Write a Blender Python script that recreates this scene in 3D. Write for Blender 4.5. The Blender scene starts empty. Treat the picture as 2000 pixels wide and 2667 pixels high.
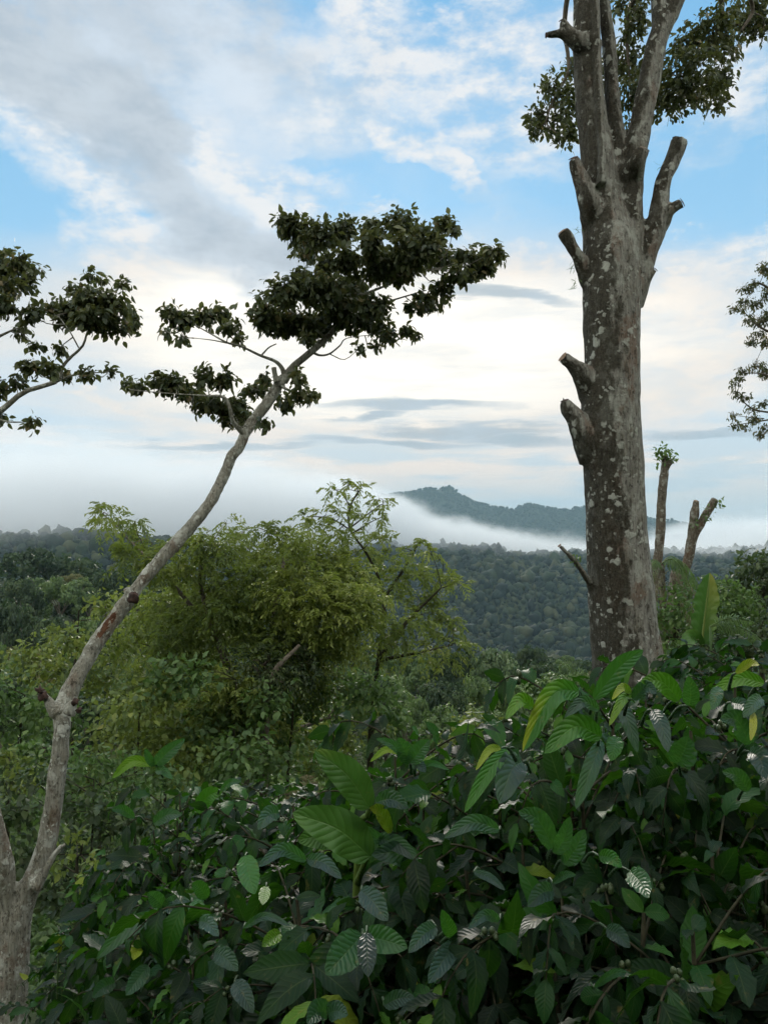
import bpy, math, random
import numpy as np
from mathutils import Vector, noise as mnoise

rng = np.random.default_rng(11)
random.seed(11)
scene = bpy.context.scene
COL = scene.collection
R = math.radians

# ------------------------------------------------------------------ camera
FPX = 2000.0                       # focal length for a 2000 px wide frame
HORIZON = 1440.0
PITCH = math.atan((HORIZON - 1333.5) / FPX)
CAM = np.array([0.0, 0.0, 1.7])
FW = np.array([0, math.cos(PITCH), math.sin(PITCH)])
UP = np.array([0, -math.sin(PITCH), math.cos(PITCH)])

def ray(px, py):
    return np.array([1.0, 0, 0]) * ((px - 1000) / FPX) + UP * (-(py - 1333.5) / FPX) + FW

def at(px, py, d):
    """point at distance d (metres along +Y) seen in the direction px, py"""
    v = ray(px, py)
    return CAM + v * (d / v[1])

def azel(px, py):
    v = ray(px, py); v = v / np.linalg.norm(v)
    return math.atan2(v[0], v[1]), math.asin(v[2])

cd = bpy.data.cameras.new('camera')
cam = bpy.data.objects.new('camera', cd)
COL.objects.link(cam)
cam.location = CAM
cam.rotation_euler = (R(90) + PITCH, 0, 0)
cd.sensor_fit = 'HORIZONTAL'; cd.sensor_width = 36; cd.lens = 36
cd.clip_start = 0.05; cd.clip_end = 40000
scene.camera = cam

def lin(r, g, b, a=1.0):
    f = lambda c: (c / 255 / 12.92) if c / 255 <= 0.04045 else ((c / 255 + 0.055) / 1.055) ** 2.4
    return (f(r), f(g), f(b), a)

# ------------------------------------------------------------------ node helper
class NT:
    def __init__(self, tree):
        self.t = tree; tree.nodes.clear()
    def n(self, kind, **kw):
        x = self.t.nodes.new(kind)
        for k, v in kw.items(): setattr(x, k, v)
        return x
    def put(self, sock, v):
        if v is None: return
        if isinstance(v, bpy.types.NodeSocket): self.t.links.new(v, sock)
        else: sock.default_value = v
    def m(self, op, a, b=None, c=None, clamp=False):
        x = self.n('ShaderNodeMath', operation=op, use_clamp=clamp)
        self.put(x.inputs[0], a); self.put(x.inputs[1], b); self.put(x.inputs[2], c)
        return x.outputs[0]
    def ramp(self, v, lo, hi, a=0.0, b=1.0, smooth=True):
        x = self.n('ShaderNodeMapRange', interpolation_type='SMOOTHSTEP' if smooth else 'LINEAR')
        self.put(x.inputs[0], v)
        for i, q in ((1, lo), (2, hi), (3, a), (4, b)): self.put(x.inputs[i], q)
        return x.outputs[0]
    def mix(self, f, a, b, blend='MIX'):
        x = self.n('ShaderNodeMix', data_type='RGBA', blend_type=blend)
        self.put(x.inputs[0], f); self.put(x.inputs[6], a); self.put(x.inputs[7], b)
        return x.outputs[2]
    def noise(self, vec, scale, detail=4, rough=0.5, dist=0.0):
        x = self.n('ShaderNodeTexNoise')
        self.put(x.inputs['Vector'], vec); x.inputs['Scale'].default_value = scale
        x.inputs['Detail'].default_value = detail; x.inputs['Roughness'].default_value = rough
        x.inputs['Distortion'].default_value = dist
        return x.outputs[0]
    def voronoi(self, vec, scale, rand=1.0):
        x = self.n('ShaderNodeTexVoronoi')
        self.put(x.inputs['Vector'], vec); x.inputs['Scale'].default_value = scale
        x.inputs['Randomness'].default_value = rand
        return x.outputs['Distance']
    def mapping(self, vec, scale=(1, 1, 1), loc=(0, 0, 0)):
        x = self.n('ShaderNodeMapping')
        self.put(x.inputs['Vector'], vec); x.inputs['Scale'].default_value = scale
        x.inputs['Location'].default_value = loc
        return x.outputs[0]
    def colramp(self, v, stops):
        x = self.n('ShaderNodeValToRGB')
        e = x.color_ramp.elements
        while len(e) < len(stops): e.new(0.5)
        for i, (p, c) in enumerate(stops):
            e[i].position = p; e[i].color = c if len(c) == 4 else (*c, 1)
        self.put(x.inputs[0], v)
        return x.outputs[0]
    def sep(self, v):
        x = self.n('ShaderNodeSeparateXYZ'); self.put(x.inputs[0], v); return x.outputs
    def curve(self, v, pts):
        """piecewise linear scalar function of v through pts"""
        x = self.n('ShaderNodeFloatCurve')
        lo, hi = pts[0][0], pts[-1][0]
        vs = [p[1] for p in pts]; vlo, vhi = min(vs), max(vs)
        cv = x.mapping.curves[0]
        while len(cv.points) < len(pts): cv.points.new(0.5, 0.5)
        for i, p in enumerate(pts):
            cv.points[i].location = ((p[0] - lo) / (hi - lo), (p[1] - vlo) / (vhi - vlo))
        x.mapping.update()
        self.put(x.inputs['Value'], self.ramp(v, lo, hi, 0.0, 1.0, smooth=False))
        return self.m('MULTIPLY_ADD', x.outputs[0], vhi - vlo, vlo)

# ------------------------------------------------------------------ sky and light
SUN_PX = (1010, 860)
SUN_AZ, SUN_EL = azel(*SUN_PX)

def build_world():
    w = bpy.data.worlds.new('World'); scene.world = w; w.use_nodes = True
    T = NT(w.node_tree)
    tc = T.n('ShaderNodeTexCoord').outputs['Generated']
    x, y, z = T.sep(tc)
    az = T.m('ARCTAN2', x, y)
    el = T.m('ARCSINE', z)
    sky = T.n('ShaderNodeTexSky', sky_type='NISHITA', sun_disc=False)
    sky.sun_elevation = R(24); sky.sun_rotation = SUN_AZ
    sky.altitude = 900; sky.air_density = 1.0; sky.dust_density = 0.5; sky.ozone_density = 2.5
    # domain warp: ragged cloud edges
    wv = T.mapping(tc, (1, 1, 1.7))
    n1 = T.noise(wv, 5.0, 6, 0.58)
    n2 = T.noise(T.mapping(tc, (1, 1, 1.7), (3.1, 7.7, 1.3)), 5.0, 6, 0.58)
    fine = T.noise(T.mapping(tc, (1, 1, 2.2), (9.1, 2.7, 4.3)), 14.0, 5, 0.62)
    streak = T.noise(T.mapping(tc, (1, 1, 7.0), (5.1, 3.7, 0.3)), 4.5, 5, 0.55)
    wa = T.m('MULTIPLY_ADD', T.m('SUBTRACT', n1, 0.5), 0.30, az)
    we = T.m('MULTIPLY_ADD', T.m('SUBTRACT', n2, 0.5), 0.22, el)
    wa = T.m('MULTIPLY_ADD', T.m('SUBTRACT', fine, 0.5), 0.10, wa)
    we = T.m('MULTIPLY_ADD', T.m('SUBTRACT', fine, 0.5), -0.09, we)
    wsa = T.m('MULTIPLY_ADD', T.m('SUBTRACT', n1, 0.5), 0.22, az)
    wse = T.m('MULTIPLY_ADD', T.m('SUBTRACT', streak, 0.5), 0.06, el)
    def blob(cx, cy, rx, ry, rot=0, soft=0.5, warp=True):
        """elliptical patch of cloud in the direction (cx, cy), radii in the same units, rot clockwise"""
        a0, e0 = azel(cx, cy)
        A, E = ((wa, we) if warp is True else (wsa, wse)) if warp else (az, el)
        k = math.cos(e0)
        dx = T.m('MULTIPLY_ADD', A, k * FPX, -a0 * k * FPX); dy = T.m('MULTIPLY_ADD', E, FPX, -e0 * FPX)
        c, s = math.cos(R(rot)), math.sin(R(rot))
        u = T.m('MULTIPLY_ADD', dx, c / rx, T.m('MULTIPLY', dy, -s / rx))
        v = T.m('MULTIPLY_ADD', dx, s / ry, T.m('MULTIPLY', dy, c / ry))
        r = T.m('MULTIPLY_ADD', u, u, T.m('MULTIPLY', v, v))
        return T.ramp(r, (1 - soft) ** 2, (1 + soft) ** 2, 1.0, 0.0)
    def union(lst):
        o = lst[0]
        for b in lst[1:]: o = T.m('MAXIMUM', o, b)
        return o
    fd = T.ramp(fine, 0.3, 0.62)
    K = 9.2
    C = lambda r, g, b: tuple(q * K for q in lin(r, g, b)[:3]) + (1,)
    # blue: the physical sky, pulled towards the clear blue of the photograph's hour
    base = T.mix(1.0, sky.outputs[0], SKYTINT, 'MULTIPLY')
    elr = T.ramp(el, 0.02, 0.62, 0, 1, False)
    tone = T.colramp(elr, [(0.0, tuple(q for q in lin(196, 212, 220))), (0.22, lin(196, 222, 236)), (0.5, lin(158, 211, 242)), (1.0, lin(124, 190, 235))])
    tone = T.mix(1.0, tone, (K, K, K, 1), 'MULTIPLY')
    base = T.mix(0.8, base, tone)
    # thin high veil everywhere
    veil = T.m('MULTIPLY', T.ramp(n1, 0.5, 0.72), 0.3)
    base = T.mix(veil, base, C(205, 224, 238))
    # white clouds
    W = union([blob(1270, 130, 150, 70, -10, 0.6), blob(1310, 270, 150, 110, 0, 0.65), blob(850, 245, 190, 50, 12, 0.8), blob(1120, 400, 100, 30, 35, 0.9), blob(1050, 265, 150, 46, -8, 0.8),
               blob(720, 380, 150, 45, 30, 0.9), blob(1970, 655, 130, 50, -15, 0.7), blob(1830, 985, 200, 80, -6, 0.4),
               blob(1970, 230, 140, 80, -35, 0.8), blob(690, 470, 240, 60, 38, 0.8), blob(860, 565, 180, 36, 18, 0.8), blob(280, 620, 190, 60, 42, 0.9),
               blob(100, 390, 230, 60, 30, 0.9), blob(1000, 120, 120, 50, 60, 0.9), blob(240, 1055, 130, 20, 5, 0.9),
               blob(1720, 850, 160, 40, -16, 0.9), blob(1560, 130, 80, 50, 0, 0.9), blob(1220, 470, 90, 24, 20, 0.9), blob(1380, 720, 130, 60, 0, 0.9)])
    W = T.m('MULTIPLY', W, T.ramp(fine, 0.34, 0.62, 0.2, 1.0))
    out = T.mix(T.m('MULTIPLY', W, 0.92), base, T.mix(fd, C(204, 215, 226), C(240, 239, 238)))
    # broad bright glow of the sun behind the veil
    g1 = union([blob(980, 930, 740, 190, 0, 0.9, 2), blob(560, 830, 300, 120, -8, 0.9, 2)])
    g2 = union([blob(1030, 915, 480, 120, -2, 0.9, 2), blob(620, 800, 220, 66, -6, 0.9, 2)])
    out = T.mix(T.m('MULTIPLY', g1, T.ramp(streak, 0.3, 0.6, 0.6, 0.9)), out, C(250, 233, 214))
    out = T.mix(T.m('MULTIPLY', g2, T.ramp(streak, 0.32, 0.56, 0.35, 0.95)), out, tuple(q * 1.24 for q in C(255, 249, 238)[:3]) + (1,))
    # the big grey cloud running down from the upper left
    G = union([blob(280, 40, 500, 130, 10, 0.5), blob(380, 390, 380, 100, 46, 0.5), blob(640, 640, 200, 66, 14, 0.45),
               blob(100, 230, 240, 90, 22, 0.6), blob(660, 120, 190, 70, 32, 0.6), blob(790, 695, 160, 30, 8, 0.5)])
    gcol = T.mix(T.ramp(T.m('MULTIPLY_ADD', fine, 0.35, n2), 0.52, 0.84), C(194, 204, 214), C(214, 226, 238))
    rim = T.m('MULTIPLY', T.ramp(G, 0.1, 0.5), T.ramp(G, 0.35, 0.9, 1, 0))
    gcol = T.mix(T.m('MULTIPLY', rim, T.ramp(fine, 0.4, 0.65, 0, 0.7)), gcol, C(232, 236, 240))
    out = T.mix(T.m('MULTIPLY', G, T.ramp(fine, 0.25, 0.55, 0.66, 0.95)), out, gcol)
    G2 = union([blob(560, 610, 190, 60, 22, 0.6), blob(700, 670, 150, 36, 10, 0.6), blob(80, 230, 200, 50, 22, 0.8), blob(380, 370, 200, 60, 40, 0.8)])
    out = T.mix(T.m('MULTIPLY', G2, 0.75), out, T.mix(fd, C(176, 187, 198), C(196, 206, 215)))
    # low layered clouds above the far mountain
    low = T.ramp(el, azel(1000, 1040)[1], azel(1000, 1230)[1], 0, 1)
    out = T.mix(T.m('MULTIPLY', low, 0.8), out, T.mix(T.ramp(streak, 0.40, 0.56), C(206, 215, 220), C(253, 234, 218)))
    S = union([blob(1060, 1056, 190, 13, 0, 0.5, 2), blob(970, 1084, 80, 12, -6, 0.5, 2), blob(1180, 1122, 230, 17, 0, 0.5, 2), blob(1010, 1158, 200, 10, 2, 0.6, 2),
               blob(1860, 1140, 150, 15, 3, 0.5, 2), blob(1330, 770, 130, 12, 10, 0.95, 2),
               blob(560, 1165, 200, 8, -2, 0.7, 2), blob(1320, 1145, 160, 16, 2, 0.5, 2)])
    out = T.mix(T.m('MULTIPLY', S, T.ramp(fine, 0.3, 0.6, 0.7, 0.95)), out, T.mix(fd, C(150, 170, 184), C(186, 199, 209)))
    bl = T.ramp(el, azel(1000, 1190)[1], azel(1000, 1330)[1], 0, 1)
    out = T.mix(T.m('MULTIPLY', bl, 0.7), out, C(184, 203, 214))
    # outside the view: bright warm cloud added overhead and behind to light the trunks
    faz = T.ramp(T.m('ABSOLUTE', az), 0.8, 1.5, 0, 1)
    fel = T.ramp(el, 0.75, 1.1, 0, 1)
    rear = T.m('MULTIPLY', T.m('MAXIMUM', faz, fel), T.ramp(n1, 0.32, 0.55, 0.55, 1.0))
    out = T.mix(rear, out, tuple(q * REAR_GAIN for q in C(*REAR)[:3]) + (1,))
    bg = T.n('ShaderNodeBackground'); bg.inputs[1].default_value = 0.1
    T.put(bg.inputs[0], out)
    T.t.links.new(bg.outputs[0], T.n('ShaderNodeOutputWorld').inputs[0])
SKYTINT = (0.9, 1.0, 1.1, 1)
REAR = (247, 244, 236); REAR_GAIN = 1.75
build_world()

sl = bpy.data.lights.new('sun', 'SUN'); so = bpy.data.objects.new('sun', sl); COL.objects.link(so)
sl.energy = 1.6; sl.angle = R(12); sl.color = (1.0, 0.93, 0.82)
so.rotation_euler = (R(90) - SUN_EL - R(4), 0, R(180) - SUN_AZ)      # shines from the glow back towards the camera

scene.view_settings.view_transform = 'Standard'; scene.view_settings.look = 'None'
scene.view_settings.exposure = 0.2; scene.view_settings.gamma = 1.0
cy = scene.cycles
cy.max_bounces = 8; cy.diffuse_bounces = 3; cy.glossy_bounces = 2; cy.transmission_bounces = 4
cy.transparent_max_bounces = 8; cy.volume_bounces = 3
cy.volume_max_steps = 256
cy.use_adaptive_sampling = True; cy.adaptive_threshold = 0.03
cy.use_denoising = True

# ------------------------------------------------------------------ mesh helpers
def make_mesh(name, V, F, attrs=None, smooth=True):
    """V (n,3); F one array or several arrays of faces; attrs {name: (n,3)}"""
    V = np.asarray(V, np.float32)
    Fs = F if isinstance(F, list) else [F]
    me = bpy.data.meshes.new(name)
    me.vertices.add(len(V)); me.vertices.foreach_set('co', V.ravel())
    loops = np.concatenate([np.asarray(f, np.int32).ravel() for f in Fs])
    sizes = np.concatenate([np.full(len(f), np.asarray(f).shape[1], np.int32) for f in Fs])
    starts = np.concatenate([[0], np.cumsum(sizes)[:-1]]).astype(np.int32)
    me.loops.add(len(loops)); me.loops.foreach_set('vertex_index', loops)
    me.polygons.add(len(sizes)); me.polygons.foreach_set('loop_start', starts)
    me.update(calc_edges=True)
    if smooth: me.polygons.foreach_set('use_smooth', np.ones(len(sizes), bool))
    for k, a in (attrs or {}).items():
        at_ = me.attributes.new(k, 'FLOAT_VECTOR', 'POINT')
        at_.data.foreach_set('vector', np.asarray(a, np.float32).ravel())
    me.validate()
    return me

def join(parts):
    """[(V, F, A)] -> V, [F3?, F4?], A"""
    Vs, As, Fd, o = [], [], {}, 0
    for V, F, A in parts:
        Vs.append(V); As.append(A if A is not None else np.zeros((len(V), 3)))
        for f in (F if isinstance(F, list) else [F]):
            if len(f): Fd.setdefault(f.shape[1], []).append(f + o)
        o += len(V)
    return np.concatenate(Vs), [np.concatenate(v) for v in Fd.values()], np.concatenate(As)

def obj(name, parts, mat, parent=None, smooth=True):
    V, F, A = join(parts)
    o = bpy.data.objects.new(name, make_mesh(name, V, F, {'leaf': A}, smooth))
    o.data.materials.append(mat)
    COL.objects.link(o)
    if parent is not None: o.parent = parent
    return o

def tag(o, label, cat, group=None):
    o['label'] = label; o['category'] = cat
    if group: o['group'] = group
    return o

def thing(name, label, cat, loc=(0, 0, 0), group=None):
    o = bpy.data.objects.new(name, None); COL.objects.link(o); o.location = loc
    o.empty_display_size = 0.2
    return tag(o, label, cat, group)

def local(parts, loc):
    """shift world-space parts so that they can hang under a thing standing at loc"""
    return [(V - np.asarray(loc), F, A) for V, F, A in parts]

def copy_tree(o, parent=None):
    c = o.copy(); COL.objects.link(c)
    if parent is not None: c.parent = parent
    for ch in list(o.children): copy_tree(ch, c)
    return c

def unit(v):
    v = np.asarray(v, float); return v / (np.linalg.norm(v, axis=-1, keepdims=True) + 1e-9)

def spline(P, n):
    P = np.asarray(P, float)
    if len(P) == 2: return P[0] + (P[1] - P[0]) * np.linspace(0, 1, n)[:, None]
    Q = np.vstack([2 * P[0] - P[1], P, 2 * P[-1] - P[-2]])
    out = []
    ts = np.linspace(0, len(P) - 1, n)
    for t in ts:
        i = min(int(t), len(P) - 2); f = t - i
        a, b, c, d = Q[i], Q[i + 1], Q[i + 2], Q[i + 3]
        out.append(0.5 * ((2 * b) + (c - a) * f + (2 * a - 5 * b + 4 * c - d) * f * f + (3 * b - a - 3 * c + d) * f ** 3))
    return np.array(out)

def tube(P, r, n=24, sides=10, bump=0.0, bscale=8.0, cap=True, roundcap=False, tone=0.5, seed=0.0):
    """swept tube along the control points P with radii r"""
    Pr = spline(np.column_stack([np.asarray(P, float), np.asarray(r, float)]), n)
    C, rad = Pr[:, :3], np.maximum(Pr[:, 3], 1e-4)
    t = unit(np.gradient(C, axis=0))
    ref = np.array([0.31, 0.93, 0.17]); ref = ref - t[0] * (ref @ t[0]); ref = unit(ref)
    ang = np.linspace(0, 2 * math.pi, sides, endpoint=False)
    V = []
    for i in range(n):
        ref = unit(ref - t[i] * (ref @ t[i])); b = np.cross(t[i], ref)
        ring = C[i] + rad[i] * (np.cos(ang)[:, None] * ref + np.sin(ang)[:, None] * b)
        if bump:
            for k in range(sides):
                d = mnoise.noise(Vector(ring[k] * bscale + seed)) + 0.5 * mnoise.noise(Vector(ring[k] * bscale * 2.7 + seed))
                ring[k] += unit(ring[k] - C[i]) * d * bump * rad[i]
        V.append(ring)
    V = np.concatenate(V)
    i = np.arange(n - 1)[:, None] * sides; k = np.arange(sides)[None]; k2 = (k + 1) % sides
    F = np.stack([i + k, i + k2, i + sides + k2, i + sides + k], -1).reshape(-1, 4)
    Fs = [F]
    if cap:
        h = rad[-1] * (0.7 if roundcap else 0.02)
        V = np.vstack([V, C[-1] + t[-1] * h, C[0]])
        e = len(V) - 2
        k = np.arange(sides); k2 = (k + 1) % sides
        Fs.append(np.stack([(n - 1) * sides + k, (n - 1) * sides + k2, np.full(sides, e)], -1))
        Fs.append(np.stack([k2, k, np.full(sides, e + 1)], -1))
    A = np.zeros((len(V), 3)); A[:, 2] = tone
    A[:, 0] = np.concatenate([np.repeat(np.linspace(0, 1, n), sides), [1, 0]]) if cap else np.repeat(np.linspace(0, 1, n), sides)
    return V, Fs, A

def ptube(pts, d, dd=None, **kw):
    """tube through (px, py, radius px) at distance d; dd optional distances per point"""
    ds = dd if dd is not None else [d] * len(pts)
    return tube([at(p[0], p[1], q) for p, q in zip(pts, ds)], [p[2] * q / FPX for p, q in zip(pts, ds)], **kw)

def disc(c, nrm, r, tone=0.5, n=12, dome=0.15):
    nrm = unit(nrm); a = unit(np.cross(nrm, [0.2, 0.5, 0.8])); b = np.cross(nrm, a)
    th = np.linspace(0, 2 * math.pi, n, endpoint=False)
    V = [c + nrm * r * dome]
    for q in (0.55, 1.0):
        for t_ in th:
            w = 1 + 0.08 * math.sin(3 * t_ + q)
            V.append(c + q * r * w * (math.cos(t_) * a + math.sin(t_) * b) + nrm * r * dome * (1 - q * q))
    V = np.array(V); k = np.arange(n); k2 = (k + 1) % n
    F3 = np.stack([np.zeros(n, int), 1 + k, 1 + k2], -1)
    F4 = np.stack([1 + k, 1 + n + k, 1 + n + k2, 1 + k2], -1)
    A = np.zeros((len(V), 3)); A[:, 2] = tone
    return V, [F3, F4], A

def leaf_profile(u, kind):
    if kind == 'coffee': return np.sin(math.pi * np.clip(u, 0, 1) ** 0.92) ** 0.75 * (1 - 0.25 * u ** 4)
    if kind == 'round': return np.sqrt(np.clip(1 - (2 * u - 1) ** 2, 0, 1)) * (1.08 - 0.25 * u)
    return np.sin(math.pi * u ** 0.8) ** 0.85

def leaves(P, D, N, L, W, tone, nu=3, nv=1, droop=0.2, fold=0.15, ripple=0.0, rk=5, kind='leaf', phase=None, vein=0.0, vk=9):
    """many leaves at once: base P, direction D, upper side N, length L, width W (full), tone 0..1"""
    P = np.atleast_2d(P); M = len(P)
    D = unit(np.atleast_2d(D)); N = np.atleast_2d(N).astype(float)
    N = unit(N - D * np.sum(N * D, 1, keepdims=True)); S = np.cross(N, D)
    L = np.broadcast_to(L, M).astype(float); W = np.broadcast_to(W, M).astype(float)
    tone = np.broadcast_to(tone, M); droop = np.broadcast_to(droop, M)
    ph = rng.random(M) * 6.28 if phase is None else np.broadcast_to(phase, M)
    u = np.linspace(0, 1, nu + 1); v = np.linspace(-1, 1, 2 * nv + 1)
    w = np.maximum(leaf_profile(u, kind), 0.03)
    U, Vv = np.meshgrid(u, v, indexing='ij')
    X = U.ravel()[None]; Y = (w[:, None] * Vv * 0.5).ravel()[None]; av = np.abs(Vv).ravel()[None]
    curl = -droop[:, None] * X ** 2
    Z = curl * L[:, None] + fold * av * w.repeat(2 * nv + 1)[None] * W[:, None] * 0.5
    if ripple: Z = Z + ripple * W[:, None] * av ** 2 * np.sin(2 * math.pi * rk * X + ph[:, None] + 1.3 * (Y > 0))
    if vein: Z = Z + vein * W[:, None] * np.abs(np.sin(math.pi * vk * (X - 0.16 * av))) * np.minimum(1, 4 * av * (1.02 - av)) * 1.0
    xl = X * (1 - 0.35 * np.minimum(np.abs(droop[:, None]), 0.9) * X)       # keeps the arc length
    V = P[:, None] + D[:, None] * (xl * L[:, None])[..., None] + S[:, None] * (Y * W[:, None])[..., None] + N[:, None] * Z[..., None]
    K = (nu + 1) * (2 * nv + 1); c = 2 * nv + 1
    i = np.arange(nu)[:, None] * c; k = np.arange(2 * nv)[None]
    f = np.stack([i + k, i + k + 1, i + c + k + 1, i + c + k], -1).reshape(-1, 4)
    F = (np.arange(M)[:, None, None] * K + f[None]).reshape(-1, 4)
    A = np.stack([np.broadcast_to(X, (M, K)), np.broadcast_to(Vv.ravel()[None], (M, K)), np.broadcast_to(tone[:, None], (M, K))], -1)
    return V.reshape(-1, 3), F, A.reshape(-1, 3)

def rdir(n):
    return unit(rng.normal(size=(n, 3)))

def sprays(c, rad, n_spray, per, L, tone=(0.2, 0.7), hang=0.5, aspect=0.5, spread=None, kind='leaf', nu=3, droop=0.3, fold=0.2, shell=0.5):
    """a clump of foliage: n_spray little fans of leaves in an ellipsoid"""
    c = np.asarray(c); rad = np.asarray(rad)
    q = rdir(n_spray) * (rng.random(n_spray) ** shell)[:, None]
    sc = c + q * rad
    out = unit(q * rad + rng.normal(size=q.shape) * 0.25 * np.linalg.norm(rad) / 2)
    M = n_spray * per
    base = np.repeat(sc, per, 0) + rng.normal(size=(M, 3)) * (spread if spread is not None else L * 0.5)
    D = unit(np.repeat(out, per, 0) * 0.55 + rng.normal(size=(M, 3)) * 0.7 + np.array([0, 0, -hang]))
    N = unit(rng.normal(size=(M, 3)) * 0.55 + np.array([0, 0, 1.0]))
    ln = L * rng.uniform(0.6, 1.25, M)
    tn = np.clip(np.repeat(rng.uniform(*tone, n_spray), per) + rng.normal(size=M) * 0.1, 0, 1)
    return leaves(base, D, N, ln, ln * aspect * rng.uniform(0.8, 1.2, M), tn, nu=nu, nv=1, droop=droop, fold=fold, kind=kind)

def twigs_to(centres, trunk_pts, r0=0.012, r1=0.003, sag=0.15):
    """thin twigs from the nearest point of the limbs to each clump, then three finer ones into the clump"""
    out = []
    T = np.asarray(trunk_pts)
    for c, rad in centres:
        d = np.linalg.norm(T - c, axis=1) + 0.35 * np.maximum(0, T[:, 2] - c[2])
        p = T[np.argmin(d)]
        mid = (p + c) / 2 + np.array([0, 0, -sag * 0.4 * np.linalg.norm(c - p)]) + rng.normal(size=3) * 0.05 * np.linalg.norm(c - p)
        out.append(tube([p, mid, c], [r0, (r0 + r1) / 2, r1], n=7, sides=5))
        for _ in range(6):
            e = c + rdir(1)[0] * rad * 0.95
            out.append(tube([mid * 0.3 + c * 0.7, (c + e) / 2 + rng.normal(size=3) * 0.02, e], [r1 * 1.1, r1 * 0.8, r1 * 0.5], n=5, sides=4))
    return out

# ------------------------------------------------------------------ materials
def new_mat(name):
    m = bpy.data.materials.new(name); m.use_nodes = True
    return m, NT(m.node_tree)

def finish(T, shader, disp=None):
    o = T.n('ShaderNodeOutputMaterial'); T.t.links.new(shader, o.inputs[0])

def leaf_mat(name, stops, trans=(0.12, 0.2, 0.02), tfac=0.3, rough=0.45, spec=0.4, veins=0.0, blotch=0.0, tint=(1, 1, 1)):
    stops = [(p_, tuple(q * k for q, k in zip(c_, tint))) for p_, c_ in stops]; trans = tuple(q * k for q, k in zip(trans, tint))
    m, T = new_mat(name)
    a = T.n('ShaderNodeAttribute', attribute_name='leaf')
    u, v, tn = T.sep(a.outputs['Vector'])
    geo = T.n('ShaderNodeNewGeometry')
    pos = geo.outputs['Position']
    nz = T.noise(pos, 3.0, 3)
    t2 = T.m('ADD', tn, T.m('MULTIPLY', T.m('SUBTRACT', nz, 0.5), 0.35), clamp=True)
    col = T.colramp(t2, stops)
    bump = None
    if veins:
        av = T.m('ABSOLUTE', v)
        mid = T.ramp(av, 0.0, 0.07, 1, 0)
        ph = T.m('SUBTRACT', T.m('MULTIPLY', u, 10.0), T.m('MULTIPLY', av, 2.2))
        sv = T.m('ABSOLUTE', T.m('SINE', T.m('MULTIPLY', ph, math.pi)))
        line = T.ramp(sv, 0.0, 0.22, 1, 0)
        lines = T.m('MAXIMUM', mid, T.m('MULTIPLY', line, 0.55))
        col = T.mix(T.m('MULTIPLY', lines, 0.16), col, lin(130, 150, 85))
        fn = T.noise(pos, 90.0, 3)
        h = T.m('ADD', T.m('MULTIPLY', sv, 1.0), T.m('ADD', T.m('MULTIPLY', mid, -1.2), T.m('MULTIPLY', fn, 0.5)))
        b = T.n('ShaderNodeBump'); b.inputs['Strength'].default_value = veins; b.inputs['Distance'].default_value = 0.004
        T.put(b.inputs['Height'], h); bump = b.outputs[0]
        if blotch:
            bl = T.ramp(T.noise(pos, 38.0, 4, 0.6), 0.62, 0.72)
            col = T.mix(T.m('MULTIPLY', bl, blotch), col, lin(120, 105, 55))
    p = T.n('ShaderNodeBsdfPrincipled')
    T.put(p.inputs['Base Color'], col)
    rn = T.ramp(T.noise(pos, 25.0, 3), 0.3, 0.7, rough - 0.1, rough + 0.15)
    T.put(p.inputs['Roughness'], rn)
    p.inputs['Specular IOR Level'].default_value = spec
    tr = T.n('ShaderNodeBsdfTranslucent')
    T.put(tr.inputs['Color'], T.mix(0.6, col, (*trans, 1)))
    if bump is not None: T.put(p.inputs['Normal'], bump)
    mx = T.n('ShaderNodeMixShader'); mx.inputs[0].default_value = tfac
    T.t.links.new(p.outputs[0], mx.inputs[1]); T.t.links.new(tr.outputs[0], mx.inputs[2])
    finish(T, mx.outputs[0])
    return m

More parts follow.
